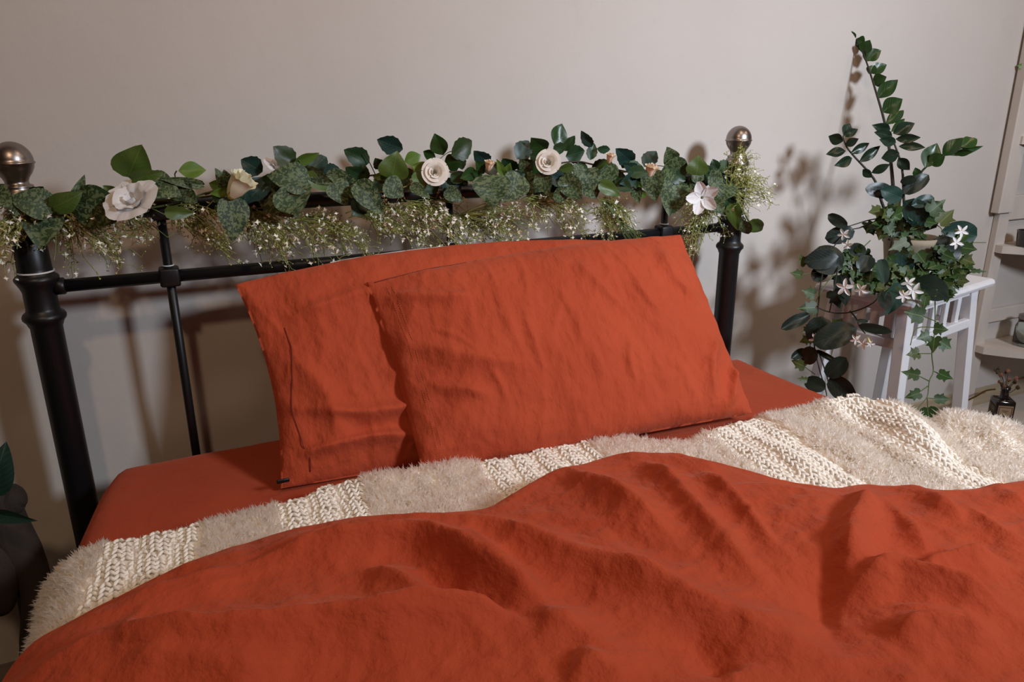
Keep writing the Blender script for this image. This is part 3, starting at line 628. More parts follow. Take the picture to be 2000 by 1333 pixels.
R_L = '''T 513 336 470 312 34|T 526 349 477 398 34|B 497 378 516 409 19|B 521 378 497 372 14|D 576 326 534 286 34|T 600 337 638 306 42|T 632 340 665 330 27|R 722 318 672 293 32|R 709 347 676 328 28|D 712 356 711 320 17|B 729 358 701 356 14|B 728 346 762 343 12|B 741 345 731 361 12|T 787 292 736 273 30
R 746 329 733 310 20|Y 866 303 848 262 29|Y 851 308 826 296 17|D 881 304 923 275 34|Y 868 320 901 315 30|D 896 304 904 332 17|R 837 356 852 379 25|T 865 352 899 389 34|H 760 350 782 366 26|R 906 342 893 362 26|T 956 321 926 296 25|Y 946 339 929 315 20|Y 908 332 931 340 10|D 947 337 976 321 23
B 984 345 970 311 13|B 986 345 976 321 13|B 985 346 997 319 15|R 1004 334 982 311 26|T 1009 311 1034 274 31|Y 1067 296 1037 270 30|R 1010 331 1046 316 25|R 1036 302 1054 311 17|Y 1083 284 1099 241 28|R 1081 285 1102 296 22|R 1102 295 1123 265 17|R 1105 306 1143 295 29|T 1156 287 1135 256 17
R 1152 313 1160 279 18|R 1166 290 1193 293 13|T 967 350 996 374 32|T 1021 351 991 337 20|Y 1042 342 1063 320 25|T 1074 341 1110 362 25|Y 1149 336 1120 321 19|D 1155 332 1196 317 25|T 1236 319 1203 291 28|Y 1215 329 1229 308 18|T 1258 326 1282 294 25|R 1224 335 1267 339 21
B 1240 370 1263 386 15|B 1238 344 1256 368 14|R 1400 334 1392 311 17|R 1400 331 1435 325 25|R 1390 342 1380 322 12|T 1397 372 1428 352 26|R 1180 345 1225 350 26|R 1200 352 1235 372 22|R 1060 350 1040 372 26|R 1115 345 1090 330 24|Y 940 352 925 336 16|R 880 340 905 356 20|T 660 350 690 344 20'''
def parse(s): return [(q.split()[0], *map(float, q.split()[1:])) for q in s.replace('\n', '|').split('|') if q.strip()]
for root, txt, yb in ((pothos, P_L, HY-.066), (roseg, R_L, HY-.030)):
    for k, bx, by, tx, ty, w in parse(txt):
        y = yb+random.uniform(-.022, .018); y2 = y+random.uniform(-.028, .016)
        if by < 340 and ty < by: y += .02; y2 += .02
        B = gp(bx, by, y); T = gp(tx, ty, y2); s = depth(B)/FPX
        add_leaf(root, KIND[k], k, B, T, w*s*(1.38 if k == 'P' else 1.2))
gx_ = np.array([-20, 60, 160, 260, 400, 520, 640, 760, 900, 1050, 1180, 1300, 1400, 1440]); gy_ = np.array([400, 402, 400, 392, 378, 362, 366, 356, 352, 352, 342, 345, 362, 392])
rf = random.Random(5)
for _ in range(84):     # smaller leaves filling the middle of the garlands
    x = rf.uniform(-10, 1435)
    if 600 < x < 700 or (820 < x < 930) or 290 < x < 440 and rf.random() < .6: continue
    y0_ = float(np.interp(x, gx_, gy_))+rf.uniform(-22, 10); a = rf.uniform(-.5, pi+.5); ln = rf.uniform(24, 40); k = rf.choice('PPRRTGY')
    B = gp(x, y0_, HY-.035+rf.uniform(-.02, .015)); T = gp(x+cos(a)*ln, y0_+abs(sin(a))*ln*rf.choice((1, 1, -.6)), HY-.045+rf.uniform(-.03, .01))
    add_leaf(pothos if k in 'PG' else roseg, KIND[k], k, B, T, ln*rf.uniform(.6, .85)*depth(B)/FPX)
def vine(root, pts, y, r, m, name='vine', n=6):
    P = smooth_path([gp(a, b, y+random.uniform(-.006, .006)) for a, b in pts], 5); return put(name, tube(name, P, r, n), root, m)
vine(pothos, [(-30, 400), (60, 402), (150, 400), (260, 395), (400, 385), (520, 365), (640, 362), (760, 355), (900, 352), (1050, 350), (1180, 338), (1300, 335), (1390, 350), (1440, 395), (1462, 432)], HY-.030, .0022, M_stem)
vine(pothos, [(260, 410), (330, 400), (400, 378), (455, 365)], HY-.04, .0018, M_stem)
vine(pothos, [(345, 334), (342, 345), (360, 372)], HY-.035, .0012, M_stem); vine(pothos, [(580, 309), (590, 322), (600, 345)], HY-.04, .0012, M_stem)
vine(pothos, [(730, 378), (790, 365), (808, 345), (805, 325)], HY-.055, .0012, M_gstem); vine(pothos, [(720, 372), (760, 375), (800, 360), (812, 335)], HY-.06, .0012, M_gstem)
vine(roseg, [(400, 380), (520, 350), (640, 350), (760, 340), (870, 335), (960, 345), (1050, 335), (1090, 320), (1130, 316), (1160, 322), (1250, 340), (1330, 345), (1420, 350)], HY-.015, .0020, M_stembrown)
vine(roseg, [(935, 350), (900, 335), (880, 338)], HY-.02, .0013, M_stembrown); vine(roseg, [(1100, 345), (1110, 334), (1125, 328)], HY-.02, .0012, M_stembrown)
vine(roseg, [(712, 300), (722, 318), (735, 345)], HY-.02, .001, M_stembrown); vine(roseg, [(846, 322), (872, 300), (885, 295)], HY-.02, .001, M_stem); vine(roseg, [(1245, 340), (1280, 325), (1296, 325)], HY-.02, .001, M_stembrown)

# rose petals
def petal_geo(open_, height, wid, ruff=.0, n=8, m=7, seed=0):
    rr = random.Random(seed); v = []; f = []; ph = rr.uniform(0, 6)
    for i in range(m+1):
        t = i/m; wv = wid*(.35+.65*sin(pi*min(1, .12+t*.62)))
        for j in range(n+1):
            s = (j/n-.5)*2; a = s*wv; r = .30+.42*open_*t**1.3+.30*sin(pi*min(t*.9, .5))*.6
            lip = max(0, t-.75)*open_*1.1; rr_ = r+lip+ruff*.06*t*sin(s*5+ph)
            z = height*(t-.10*s*s*t)-.25*lip+ruff*.05*t*sin(s*7+ph*2)
            v.append((sin(a)*rr_, -cos(a)*rr_, z))
    for i in range(m):
        for j in range(n): f.append((i*(n+1)+j, i*(n+1)+j+1, (i+1)*(n+1)+j+1, (i+1)*(n+1)+j))
    return v, f
def petal_mesh(name, geo, m): me = mesh(name, *geo); me.materials.append(m); me.polygons.foreach_set('use_smooth', [True]*len(me.polygons)); return me
def rose(root, c, axis, R, kind='open', m=M_petal, label='cream rose'):
    """one rose: an Empty part with a petal mesh for each petal"""
    ax = Vector(tuple(map(float, axis))).normalized(); q = ax.to_track_quat('Z', 'Y')
    part = put('rose', lathe('rose', [(.02*R, -.95*R), (.10*R, -.9*R), (.26*R, -.70*R), (.30*R, -.5*R), (.18*R, -.4*R)] if kind != 'bud' else [(.02*R, -.55*R), (.08*R, -.52*R), (.20*R, -.36*R), (.24*R, -.18*R), (.16*R, -.05*R)], (0, 0, 0), 10), root, M_stem if kind != 'bud' else M_budyellow, True, label)
    part.matrix_parent_inverse = Matrix.Translation(root.location).inverted()
    part.matrix_basis = Matrix.Translation(V(c)) @ q.to_matrix().to_4x4()
    rings = [(3, 0, .98, .13, 1.0), (3, .05, .95, .28, 1.0), (3, .25, .92, .48, .95), (4, .5, .85, .72, .8), (5, .85, .72, .92, .75), (5, 1.15, .55, 1.05, .72)] if kind == 'open' else [(3, .05, 1.25, .35, 1.0), (3, .2, 1.15, .5, 1.0), (4, .45, 1.05, .7, .9)] if kind == 'bud' else [(3, .3, 1.0, .5, .9), (4, .9, 1.1, .95, .95), (5, 1.5, .85, 1.15, .9)]
    a0 = 0
    for ri, (n, op, hh, sc, wd) in enumerate(rings):
        me = petal_mesh('petal', petal_geo(op, hh/ max(sc, .1)*.8 if kind != 'bud' else hh/max(sc, .1)*.9, wd, 0 if kind == 'open' else 1.0, seed=ri*7), m)
        for k in range(n):
            o = bpy.data.objects.new('petal', me); COL.objects.link(o); o.parent = part; a0 += 2.4/(n) if k == 0 else 0
            s = R*sc
            o.matrix_basis = Matrix.Translation((0, 0, -.35*R)) @ Matrix.Rotation(a0+2*pi*k/n, 4, 'Z') @ Matrix.Diagonal((s, s, s, 1)).to_4x4()
    return part
def tocam(px, py, y, up=.15, side=0): p = gp(px, py, y); d = CAM-p; d = d/np.linalg.norm(d); return p, d+np.array([0, 0, up])+R_*side
p, a = tocam(850, 336, HY-.095, .05, .05); rose(roseg, p, a, .0205, 'open', M_petal, 'cream open rose with spiral centre')
p, a = tocam(1071, 316, HY-.09, .15, -.1); rose(roseg, p, a, .0205, 'open', M_petal, 'cream half-open rose')
p = gp(258, 392, HY-.105); rose(roseg, p, gp(222, 350, HY-.135)-p, .027, 'ruff', M_petal_white, 'large white ruffled bloom seen from the side')
p = gp(462, 368, HY-.10); rose(roseg, p, gp(490, 328, HY-.115)-p, .046, 'bud', mat('yellow_based_petal', (.80, .77, .56), .6), 'white bud with yellow-green base')
p = gp(545, 330, HY-.02); rose(roseg, p, gp(556, 305, HY-.03)-p, .018, 'ruff', M_petal_white, 'half-hidden white bloom')
M_peach = mat('peach_petal', (.88, .70, .52), .6)
for px, py, R in ((955, 318, .020), (1191, 303, .020), (1270, 330, .030)): p = gp(px, py+8, HY-.07); rose(roseg, p, (.1, -.35, 1), R, 'bud', M_peach, 'small peach rosebud')
# open white gardenia-like flower at the right end
gard = put('white_blossom', lathe('white_blossom', [(.001, -.02), (.004, -.015), (.005, .0), (.001, .003)], (0, 0, 0), 8), roseg, M_stem, True, 'open white five-petalled blossom')
p, a = tocam(1371, 386, HY-.105, -.1, .1); gard.matrix_parent_inverse = Matrix.Translation(roseg.location).inverted(); gard.matrix_basis = Matrix.Translation(V(p)) @ V(a).to_track_quat('Z', 'Y').to_matrix().to_4x4()
def flat_petal(wid, bend, seed):
    v = []; f = []; n, m = 6, 6
    for i in range(m+1):
        t = i/m; w = wid*sin(pi*(.06+.86*t))**.8
        for j in range(n+1): s = (j/n-.5)*2; v.append((s*w, t, bend*t*t+.18*w*s*s*2+.05*sin(6*s+seed)*t))
    for i in range(m):
        for j in range(n): f.append((i*(n+1)+j, i*(n+1)+j+1, (i+1)*(n+1)+j+1, (i+1)*(n+1)+j))
    return v, f
gme = petal_mesh('petal', flat_petal(.34, .25, 1), M_petal_white)
for k in range(5):
    o = bpy.data.objects.new('petal', gme); COL.objects.link(o); o.parent = gard; o.matrix_basis = Matrix.Rotation(k*2*pi/5+.3, 4, 'Z') @ Matrix.Rotation(.15+.1*(k % 2), 4, 'X') @ Matrix.Scale(.042, 4)

# ---- gypsophila sprays
def spray(label, origin, tips, y, seed, dens=1.0, white=.5, name='flower_spray'):
    rr = random.Random(seed); root = thing(name, gp(origin[0], origin[1], y), label, 'flower spray', 'sprays of tiny white flowers hanging from the garland')
    sv, sf, fv, ff, bv, bf = [], [], [], [], [], []
    def twig(a, b, r, sag=.10, n=4):
        a = np.array(a); b = np.array(b); d = b-a; Ln = np.linalg.norm(d); off = np.array([rr.uniform(-.5, .5), rr.uniform(-.5, .5), rr.uniform(.2, 1)])*sag*Ln
        P = [a+d*t+off*4*t*(1-t) for t in np.linspace(0, 1, n+1)]; tube_geo(P, [r*(1-.4*i/n) for i in range(n+1)], 3, sv, sf, False); return P
    def floret(p, s):
        b0 = len(fv); ax = np.array([rr.gauss(0, 1) for _ in range(3)]); ax /= np.linalg.norm(ax); t1 = np.cross(ax, (0, .3, 1)); t1 /= np.linalg.norm(t1); t2 = np.cross(ax, t1)
        fv.append(p)
        for k in range(8):
            a = 2*pi*k/8; r = s*(1 if k % 2 == 0 else .45); fv.append(p+ax*s*.45+(t1*cos(a)+t2*sin(a))*r)
        for k in range(8): ff.append((b0, b0+1+k, b0+1+(k+1) % 8))
    def bud(p, s):
        b0 = len(bv)
        for d in ((1, 0, 0), (0, 1, 0), (-1, 0, 0), (0, -1, 0), (0, 0, 1), (0, 0, -1)): bv.append(p+np.array(d)*s)
        for k in range(4): bf.append((b0+k, b0+(k+1) % 4, b0+4)); bf.append((b0+(k+1) % 4, b0+k, b0+5))
    o = gp(origin[0], origin[1], y)
    for (tx, ty, sp) in tips:
        for _ in range(max(2, int(4*dens))):
            q = gp(tx+rr.gauss(0, sp), ty+rr.gauss(0, sp*.8), y+rr.uniform(-.04, .045))
            main = twig(o+np.array([rr.gauss(0, .012), 0, rr.gauss(0, .004)]), q, .0013, .22, 6)
            for k in range(6):
                s = main[rr.choice([2, 3, 4, 5, 6])]; L1 = rr.uniform(.014, .034); d = (q-o)/np.linalg.norm(q-o)+np.array([rr.gauss(0, .75) for _ in range(3)]); e = s+d/np.linalg.norm(d)*L1
                m2 = twig(s, e, .0009, .3, 3)
                for kk in range(3):
                    d2 = d+np.array([rr.gauss(0, 1.1) for _ in range(3)]); e2 = m2[rr.choice([1, 2, 3])]; e3 = e2+d2/np.linalg.norm(d2)*rr.uniform(.006, .015); twig(e2, e3, .0006, .3, 2)
                    if rr.random() < white: floret(e3, rr.uniform(.0036, .0062))
                    else: bud(e3, rr.uniform(.0013, .0022))
    put('stems', mesh('stems', sv, sf), root, M_gstem, True)['kind'] = 'stuff'
    put('florets', mesh('florets', fv, ff), root, M_gfloret, False)['kind'] = 'stuff'
    put('buds', mesh('buds', bv, bf), root, M_gbud, True)['kind'] = 'stuff'
Yg = HY-.012
spray('spray of tiny white flowers over the left bed post, at the picture edge', (75, 405), [(0, 450, 14), (5, 500, 14), (40, 470, 16), (55, 440, 12), (-20, 480, 14)], HY-.05, 1)
spray('spray of tiny white flowers just right of the left bed post', (110, 412), [(140, 460, 16), (170, 485, 16), (210, 490, 14), (240, 500, 12), (120, 495, 14), (190, 450, 14), (235, 465, 12)], Yg, 2, 1.1)
spray('thin dull spray of tiny flowers in front of the first headboard bar', (215, 405), [(300, 440, 10), (325, 465, 8), (270, 440, 10), (320, 425, 8)], Yg, 3, .6, .25)
spray('spray of tiny white flowers between the first bar and the yellow-green bud', (330, 405), [(400, 465, 16), (430, 485, 14), (450, 500, 14), (390, 440, 12), (420, 450, 16), (480, 470, 14)], Yg, 4, 1.0, .32)
spray('spray of tiny white flowers hanging under the largest mottled leaves', (470, 410), [(520, 455, 14), (550, 470, 14), (500, 490, 16), (540, 500, 12), (580, 490, 14), (600, 465, 14), (480, 450, 12), (560, 440, 12)], Yg, 5, 1.1, .45)
spray('spray of tiny flowers on long curved stems left of the rear pillow top', (590, 428), [(640, 470, 12), (660, 490, 12), (700, 480, 12), (620, 495, 14), (690, 460, 12), (730, 485, 12), (650, 450, 12)], Yg, 6, .9, .35)
spray('spray of tiny white flowers above the middle of the rear pillow', (700, 420), [(770, 465, 14), (800, 440, 14), (830, 470, 12), (810, 480, 10), (780, 420, 12), (840, 440, 14), (740, 455, 12)], Yg, 7, 1.2, .45)
spray('spray of tiny white flowers below the open spiral rose', (800, 400), [(870, 460, 12), (900, 470, 12), (920, 480, 10), (860, 430, 14), (940, 465, 12), (930, 440, 12)], Yg, 8, 1.2, .55)
spray('spray of tiny white flowers right of the middle headboard bar', (900, 425), [(980, 440, 14), (1000, 460, 12), (960, 465, 14), (1030, 430, 14), (1050, 445, 12), (1020, 470, 10), (990, 485, 10)], Yg, 9, 1.2, .5)
spray('spray of tiny white flowers under the half-open rose', (1030, 390), [(1100, 420, 14), (1140, 440, 12), (1120, 455, 12), (1080, 440, 14), (1150, 410, 10), (1060, 410, 14)], Yg, 10, 1.2, .45)
spray('spray of tiny white flowers with green needles beside the white care label', (1180, 390), [(1195, 440, 10), (1200, 470, 10), (1220, 480, 10), (1235, 460, 10), (1180, 450, 10), (1215, 430, 12)], Yg, 11, 1.1, .4)
spray('spray of tiny flowers falling behind the top corner of the front pillow', (1390, 400), [(1350, 430, 12), (1370, 440, 12), (1400, 430, 12), (1360, 465, 12), (1340, 445, 8), (1355, 490, 8)], Yg, 12, 1.1, .22)
spray('spray of tiny green buds sticking out right of the right bed post', (1425, 375), [(1460, 360, 12), (1490, 370, 12), (1500, 390, 12), (1470, 400, 14), (1455, 330, 12), (1480, 350, 12), (1450, 410, 12), (1445, 310, 8)], HY-.055, 13, 1.2, .12)
nd = thing('grass_sprig', gp(1180, 392, HY-.04), 'sprig of stiff green needles pointing down beside the second clamp of the headboard', 'foliage')
for k in range(16):
    x = 1215+k*2.5; p0 = gp(1182+k, 395+k, HY-.045); p1 = gp(1200+k*1.6, 425+k, HY-.05); p2 = gp(x+10, 470+random.uniform(-12, 14), HY-.05)
    put('needle', tube('needle', smooth_path([p0, p1, p2], 3), [.0012]*3+[.0010]*3+[.0004], 4), nd, M_stem)

# ================================================================== WHITE STOOL
SN = np.array([1.62, -.465]); sa = np.array([.98, .20]); sa /= np.linalg.norm(sa); sb_ = np.array([-sa[1], sa[0]]); SA, SB, SZ = .415, .245, .68
cen = SN+sa*SA/2+sb_*SB/2; rzs = math.atan2(sa[1], sa[0])
stool = thing('wooden_stool', (cen[0], cen[1], 0), 'white painted wooden stool with slatted sides, holding the potted plants', 'stool')
MS = Matrix.Translation((cen[0], cen[1], 0)) @ Matrix.Rotation(rzs, 4, 'Z')
def spart(name, c, s, bev=.003, rot=None, label=None):
    mt = MS @ Matrix.Translation(c) @ (rot or Matrix.Identity(4)); put(name, rbox(name, (0, 0, 0), s, bev, 2, mt), stool, M_stoolwhite, False)
spart('stool_top', (0, 0, SZ-.011), (SA+.03, SB+.03, .022), .010)
hx, hy = SA/2-.035, SB/2-.030; spl = .07
for i, sx in enumerate((-1, 1)):
    for sy in (-1, 1):
        top = Vector((sx*hx, sy*hy, SZ-.02)); bot = Vector((sx*(hx+.042), sy*(hy+.042), 0)); d = top-bot; bm = bmesh.new(); r = bmesh.ops.create_cube(bm, size=1)
        for vv in r['verts']: k = (vv.co.z+.5); cc = bot+d*k; vv.co = Vector((cc.x+vv.co.x*.036, cc.y+vv.co.y*.030, cc.z))
        bmesh.ops.bevel(bm, geom=bm.edges[:], offset=.002, segments=1, affect='EDGES'); bmesh.ops.transform(bm, matrix=MS, verts=bm.verts[:]); me = bpy.data.meshes.new('leg'); bm.to_mesh(me); bm.free(); put('leg', me, stool, M_stoolwhite, False)
rz_ = SZ-.125; ex = .010
for sy in (-1, 1):
    spart('apron', (0, sy*hy, SZ-.034), (2*hx, .018, .026)); spart('rail', (0, sy*(hy+ex), rz_), (2*hx, .018, .026)); spart('rail', (0, sy*(hy+.030), .20), (2*hx+.05, .018, .026))
    for k in range(4): spart('slat', (-hx+2*hx*(k+1)/5, sy*(hy+.004), (SZ-.034+rz_)/2), (.020, .012, SZ-.04-rz_), .002)
for sx in (-1, 1):
    spart('apron', (sx*hx, 0, SZ-.034), (.018, 2*hy, .026)); spart('rail', (sx*(hx+ex), 0, rz_), (.018, 2*hy, .026)); spart('rail', (sx*(hx+.034), 0, .16), (.018, 2*hy+.05, .026))
    for k in range(4): spart('slat', (sx*(hx+.004), -hy+2*hy*(k+1)/5, (SZ-.034+rz_)/2), (.012, .020, SZ-.04-rz_), .002)

# ================================================================== PLANTS ON THE STOOL
pc = np.array([cen[0]-.02, cen[1]-.01]); T0 = depth((pc[0], pc[1], .78))
zz = thing('zz_plant', (pc[0], pc[1], SZ), 'tall upright plant with rows of glossy oval leaflets, in a beige pot on the stool', 'plant')
put('pot', lathe('pot', [(.045, 0), (.050, .004), (.066, .105), (.070, .11), (.070, .125), (.062, .125), (.058, .10)], (pc[0], pc[1], SZ), 28), zz, M_pot)
put('soil', lathe('soil', [(.001, .112), (.06, .110), (.06, .10)], (pc[0], pc[1], SZ), 20), zz, M_stemdark)
def pstem(root, pts, r0_, r1_, m, dt0=0, dt1=0, name='stem'):
    n = len(pts); P = [att(a, b, TF(a, b, dt0*.2) if name == 'vine' else T0+dt0+(dt1-dt0)*i/(n-1)) for i, (a, b) in enumerate(pts)]; P = smooth_path(P, 4); return put(name, tube(name, P, list(np.linspace(r0_, r1_, len(P))), 6), root, m)
ZS = [
 ([(1748, 440), (1745, 375), (1738, 300), (1728, 240), (1708, 170), (1690, 115), (1672, 76)], .0058, .0016, M_stemdark, 0, .13, 'Y',
  '1672 78 1688 84 17|1671 76 1664 62 6|1684 104 1698 80 20|1690 116 1719 99 20|1698 142 1730 127 18|1704 162 1729 151 20|1713 192 1751 158 22|1723 219 1760 195 26|1730 244 1764 216 17|1740 258 1767 233 12|1680 100 1688 88 16|1690 120 1700 104 18|1697 145 1708 128 16'),
 ([(1768, 440), (1765, 385), (1762, 330), (1752, 295), (1738, 260), (1733, 243)], .0042, .0015, M_stemdark, -.02, -.05, 'Z',
  '1739 253 1707 246 15|1743 266 1711 259 16|1750 279 1720 273 15|1757 299 1724 309 20|1744 261 1784 242 20|1749 272 1795 269 14|1755 286 1804 288 13|1754 309 1775 331 17'),
 ([(1740, 440), (1722, 395), (1712, 360), (1698, 338), (1665, 302), (1652, 284), (1646, 265)], .0042, .0015, M_stemdark, 0, -.03, 'Z',
  '1647 266 1660 243 17|1649 267 1674 253 12|1647 276 1620 267 17|1652 295 1616 301 15|1664 309 1634 323 15|1651 284 1675 272 13|1661 300 1696 281 14|1678 317 1717 287 15|1702 338 1736 322 13|1685 331 1702 346 12'),
 ([(1758, 440), (1758, 390), (1788, 352), (1808, 327), (1840, 306), (1892, 284)], .0042, .0015, M_stemdark, -.02, -.08, 'Y',
  '1806 328 1829 283 28|1814 321 1844 304 22|1841 305 1878 271 22|1876 287 1907 272 20|1850 303 1919 287 11|1794 346 1788 329 12|1866 299 1897 297 11|1876 290 1900 280 14')]
for pts, ra, rb, m, d0, d1, k, lf in ZS:
    st = pstem(zz, pts, ra, rb, m, d0, d1); ys = [p[1] for p in pts]
    for q in lf.split('|'):
        bx, by, tx, ty, w = map(float, q.split()); fr_ = (pts[0][1]-by)/(pts[0][1]-pts[-1][1]); t = T0+d0+(d1-d0)*fr_
        add_leaf(zz, 'slim', k, att(bx, by, t), att(bx+(tx-bx)*1.08, by+(ty-by)*1.08, t+random.uniform(-.03, .02)), w*1.3*t/FPX, random.uniform(-.35, .35))
def TF(px, py, j=0.):
    # depth of foliage: above the pot region near its axis, over and in front of the stool top lower down
    ye_ = np.interp(px, [1600, 1640, 1785, 1937, 1960], [556, 560, 597, 546, 538]); return min(T0-.05, depth(atz(px, min(py, ye_), SZ+.02))-.03)+j
# dark oval leaved wax flower
wax = thing('wax_flower_vine', (pc[0], pc[1]-.02, SZ+.11), 'trailing plant with big dark oval leaves and white star flowers, hanging off the stool', 'plant')
HL = '''H 1748 377 1691 368 27|T 1762 388 1724 372 30|H 1764 379 1815 340 27|H 1758 356 1792 348 16|T 1766 392 1829 448 44|T 1780 402 1826 385 22|T 1838 452 1913 462 46|H 1827 466 1872 508 40|H 1655 443 1617 420 20|H 1670 452 1612 466 32|H 1645 525 1586 492 52|H 1638 502 1573 512 36|H 1612 520 1590 549 27|H 1640 538 1651 592 27
T 1762 488 1762 544 38|T 1721 506 1727 556 21|T 1788 546 1843 577 42|T 1766 555 1737 603 34|H 1725 568 1730 599 22|Y 1699 546 1722 566 14|H 1583 614 1525 643 22|H 1606 618 1594 674 46|H 1674 640 1588 672 46|H 1676 636 1741 649 17|H 1672 627 1696 628 7|H 1592 680 1569 710 30|H 1573 684 1545 701 17|H 1614 736 1653 699 33|H 1620 738 1669 782 37|H 1613 760 1571 742 29|H 1680 797 1723 785 12|H 1594 684 1636 708 10|H 1700 500 1680 530 30|H 1660 480 1690 500 26'''
for k, bx, by, tx, ty, w in parse(HL):
    t = TF(bx, by, random.uniform(-.05, .0)); t2 = min(t+.03, TF(tx, ty, random.uniform(-.04, 0))); add_leaf(wax, 'oval', k, att(bx, by, t), att(tx, ty, t2), w*t/FPX, random.uniform(-.3, .3))
for pts in ([(1750, 440), (1715, 432), (1680, 445), (1655, 452), (1630, 480), (1610, 510)], [(1760, 432), (1710, 428), (1665, 440), (1655, 443)], [(1720, 572), (1705, 592), (1670, 608), (1635, 612), (1605, 605), (1585, 590)],
            [(1610, 520), (1602, 560), (1596, 620), (1590, 670), (1600, 720), (1612, 760), (1615, 775)], [(1660, 608), (1672, 622), (1680, 640), (1690, 652)], [(1780, 440), (1810, 470), (1840, 460)], [(1745, 460), (1735, 500), (1725, 560)], [(1600, 690), (1615, 735), (1620, 760)], [(1640, 500), (1630, 560), (1620, 610)]):
    pstem(wax, pts, .0020, .0013, M_stemdark, -.03, -.06, 'vine')
star = petal_mesh('petal', flat_petal(.22, -.12, 2), M_petal_white)
def starflower(px, py, dx, dy, R, dim=False):
    t = TF(px, py, -.055); c = att(px, py, t); b = att(px-dx, py-dy, t+.01); ax = V(c-b)*.6+V(CAM-c).normalized()*.02
    fl = put('star_flower', tube('star_flower', [(0, 0, -.026), (0, 0, -.012), (0, 0, 0)], [.0022, .0026, .0034], 7), wax, M_tubey, True, 'white star flower on a yellowish tube')
    fl.matrix_parent_inverse = Matrix.Translation(wax.location).inverted(); fl.matrix_basis = Matrix.Translation(V(c)) @ ax.to_track_quat('Z', 'Y').to_matrix().to_4x4()
    for k in range(5):
        o = bpy.data.objects.new('petal', star); COL.objects.link(o); o.parent = fl; o.matrix_basis = Matrix.Rotation(k*2*pi/5+px, 4, 'Z') @ Matrix.Rotation(random.uniform(-.1, .35), 4, 'X') @ Matrix.Scale(R, 4)
for a in ((1650, 562, -12, 10, .022), (1682, 566, -8, 14, .017), (1784, 568, 8, 8, .022), (1775, 553, -6, -10, .018), (1765, 578, 4, 18, .017), (1868, 474, 16, 2, .018), (1878, 452, 18, 4, .018), (1594, 662, 2, 20, .017), (1612, 652, 6, 18, .016), (1672, 664, -4, 16, .014), (1686, 672, -8, 18, .015), (1700, 672, 10, 22, .010), (1648, 458, -14, 6, .016), (1655, 478, -6, 16, .014)): starflower(*a)
# ivy
ivy = thing('ivy_plant', (pc[0]+.04, pc[1]-.03, SZ+.11), 'trailing ivy with small lobed green leaves around the pot and down the stool', 'plant')
IL = '''I 1803 618 1765 609 38|I 1826 642 1853 645 27|I 1815 655 1789 663 26|I 1825 660 1822 691 28|I 1837 668 1859 682 30|J 1795 690 1769 694 25|I 1794 734 1759 726 25|I 1834 730 1862 741 25|I 1796 768 1766 778 24|I 1827 780 1858 780 22|I 1812 797 1815 823 37|I 1846 568 1850 592 30|I 1858 538 1873 568 27|I 1808 580 1803 609 19
J 1573 517 1560 495 19|J 1566 538 1542 533 20|I 1591 576 1565 567 25|I 1592 601 1557 603 29|H 1628 570 1641 604 32|J 1630 641 1646 621 27|J 1583 640 1567 651 19|J 1583 661 1561 669 23|J 1571 716 1545 704 25|J 1576 743 1554 740 13
I 1815 415 1848 389 34|J 1835 436 1864 409 36|J 1750 415 1755 392 24|I 1880 484 1909 488 30|I 1888 524 1896 506 23|I 1898 529 1929 531 10|I 1866 534 1876 564 27|J 1794 474 1806 491 15|I 1785 444 1798 467 21|J 1771 472 1734 490 25|I 1875 470 1892 452 20|I 1845 520 1870 535 26'''
for k, bx, by, tx, ty, w in parse(IL):
    t = TF(bx, by, random.uniform(-.035, -.01)); add_leaf(ivy, 'ivy', k, att(bx, by, t), att(tx, ty, t+random.uniform(-.015, .015)), w*t/FPX, random.uniform(-.3, .3))
for cx, cy, rx, ry, n in ((1752, 440, 58, 40, 50), (1800, 520, 84, 38, 80), (1668, 515, 42, 34, 26), (1730, 545, 50, 26, 34), (1800, 560, 60, 26, 26), (1860, 490, 34, 34, 22), (1855, 535, 34, 18, 14)):
    for _ in range(n):
        a = random.uniform(0, 2*pi); r = sqrt(random.random()); bx, by = cx+rx*r*cos(a), cy+ry*r*sin(a); th = random.uniform(0, 2*pi); ln = random.uniform(17, 30)
        if abs(bx-1735) < 26 and 462 < by < 505 and random.random() < .7: continue
        t = TF(bx, by, random.uniform(-.03, .0)) if by > 500 else T0+random.uniform(-.11, .01); add_leaf(ivy, 'ivy', random.choice('IIIJ'), att(bx, by, t), att(bx+cos(th)*ln, by+abs(sin(th))*ln*.8, t+random.uniform(-.02, .01)), ln*t/FPX, random.uniform(-.6, .6))
for pts in ([(1826, 560), (1826, 640), (1820, 690), (1823, 725), (1815, 745), (1811, 775), (1795, 795), (1787, 812)], [(1811, 775), (1812, 797)], [(1815, 745), (1795, 735)], [(1812, 755), (1796, 766)], [(1823, 725), (1836, 732)], [(1810, 778), (1828, 779)], [(1795, 691), (1820, 691)],
            [(1803, 618), (1828, 628)], [(1826, 640), (1790, 642), (1778, 675)], [(1640, 520), (1610, 560), (1590, 600), (1585, 640), (1580, 700), (1572, 716)], [(1565, 537), (1585, 534), (1610, 530)], [(1572, 717), (1592, 732)], [(1800, 470), (1850, 500), (1890, 520), (1900, 530)], [(1780, 450), (1830, 440), (1850, 470)], [(1700, 470), (1670, 500), (1640, 540)], [(1876, 474), (1905, 474), (1926, 474)], [(1760, 460), (1780, 500), (1826, 560)]):
    pstem(ivy, pts, .0014, .0010, M_stem, -.08, -.09, 'vine')

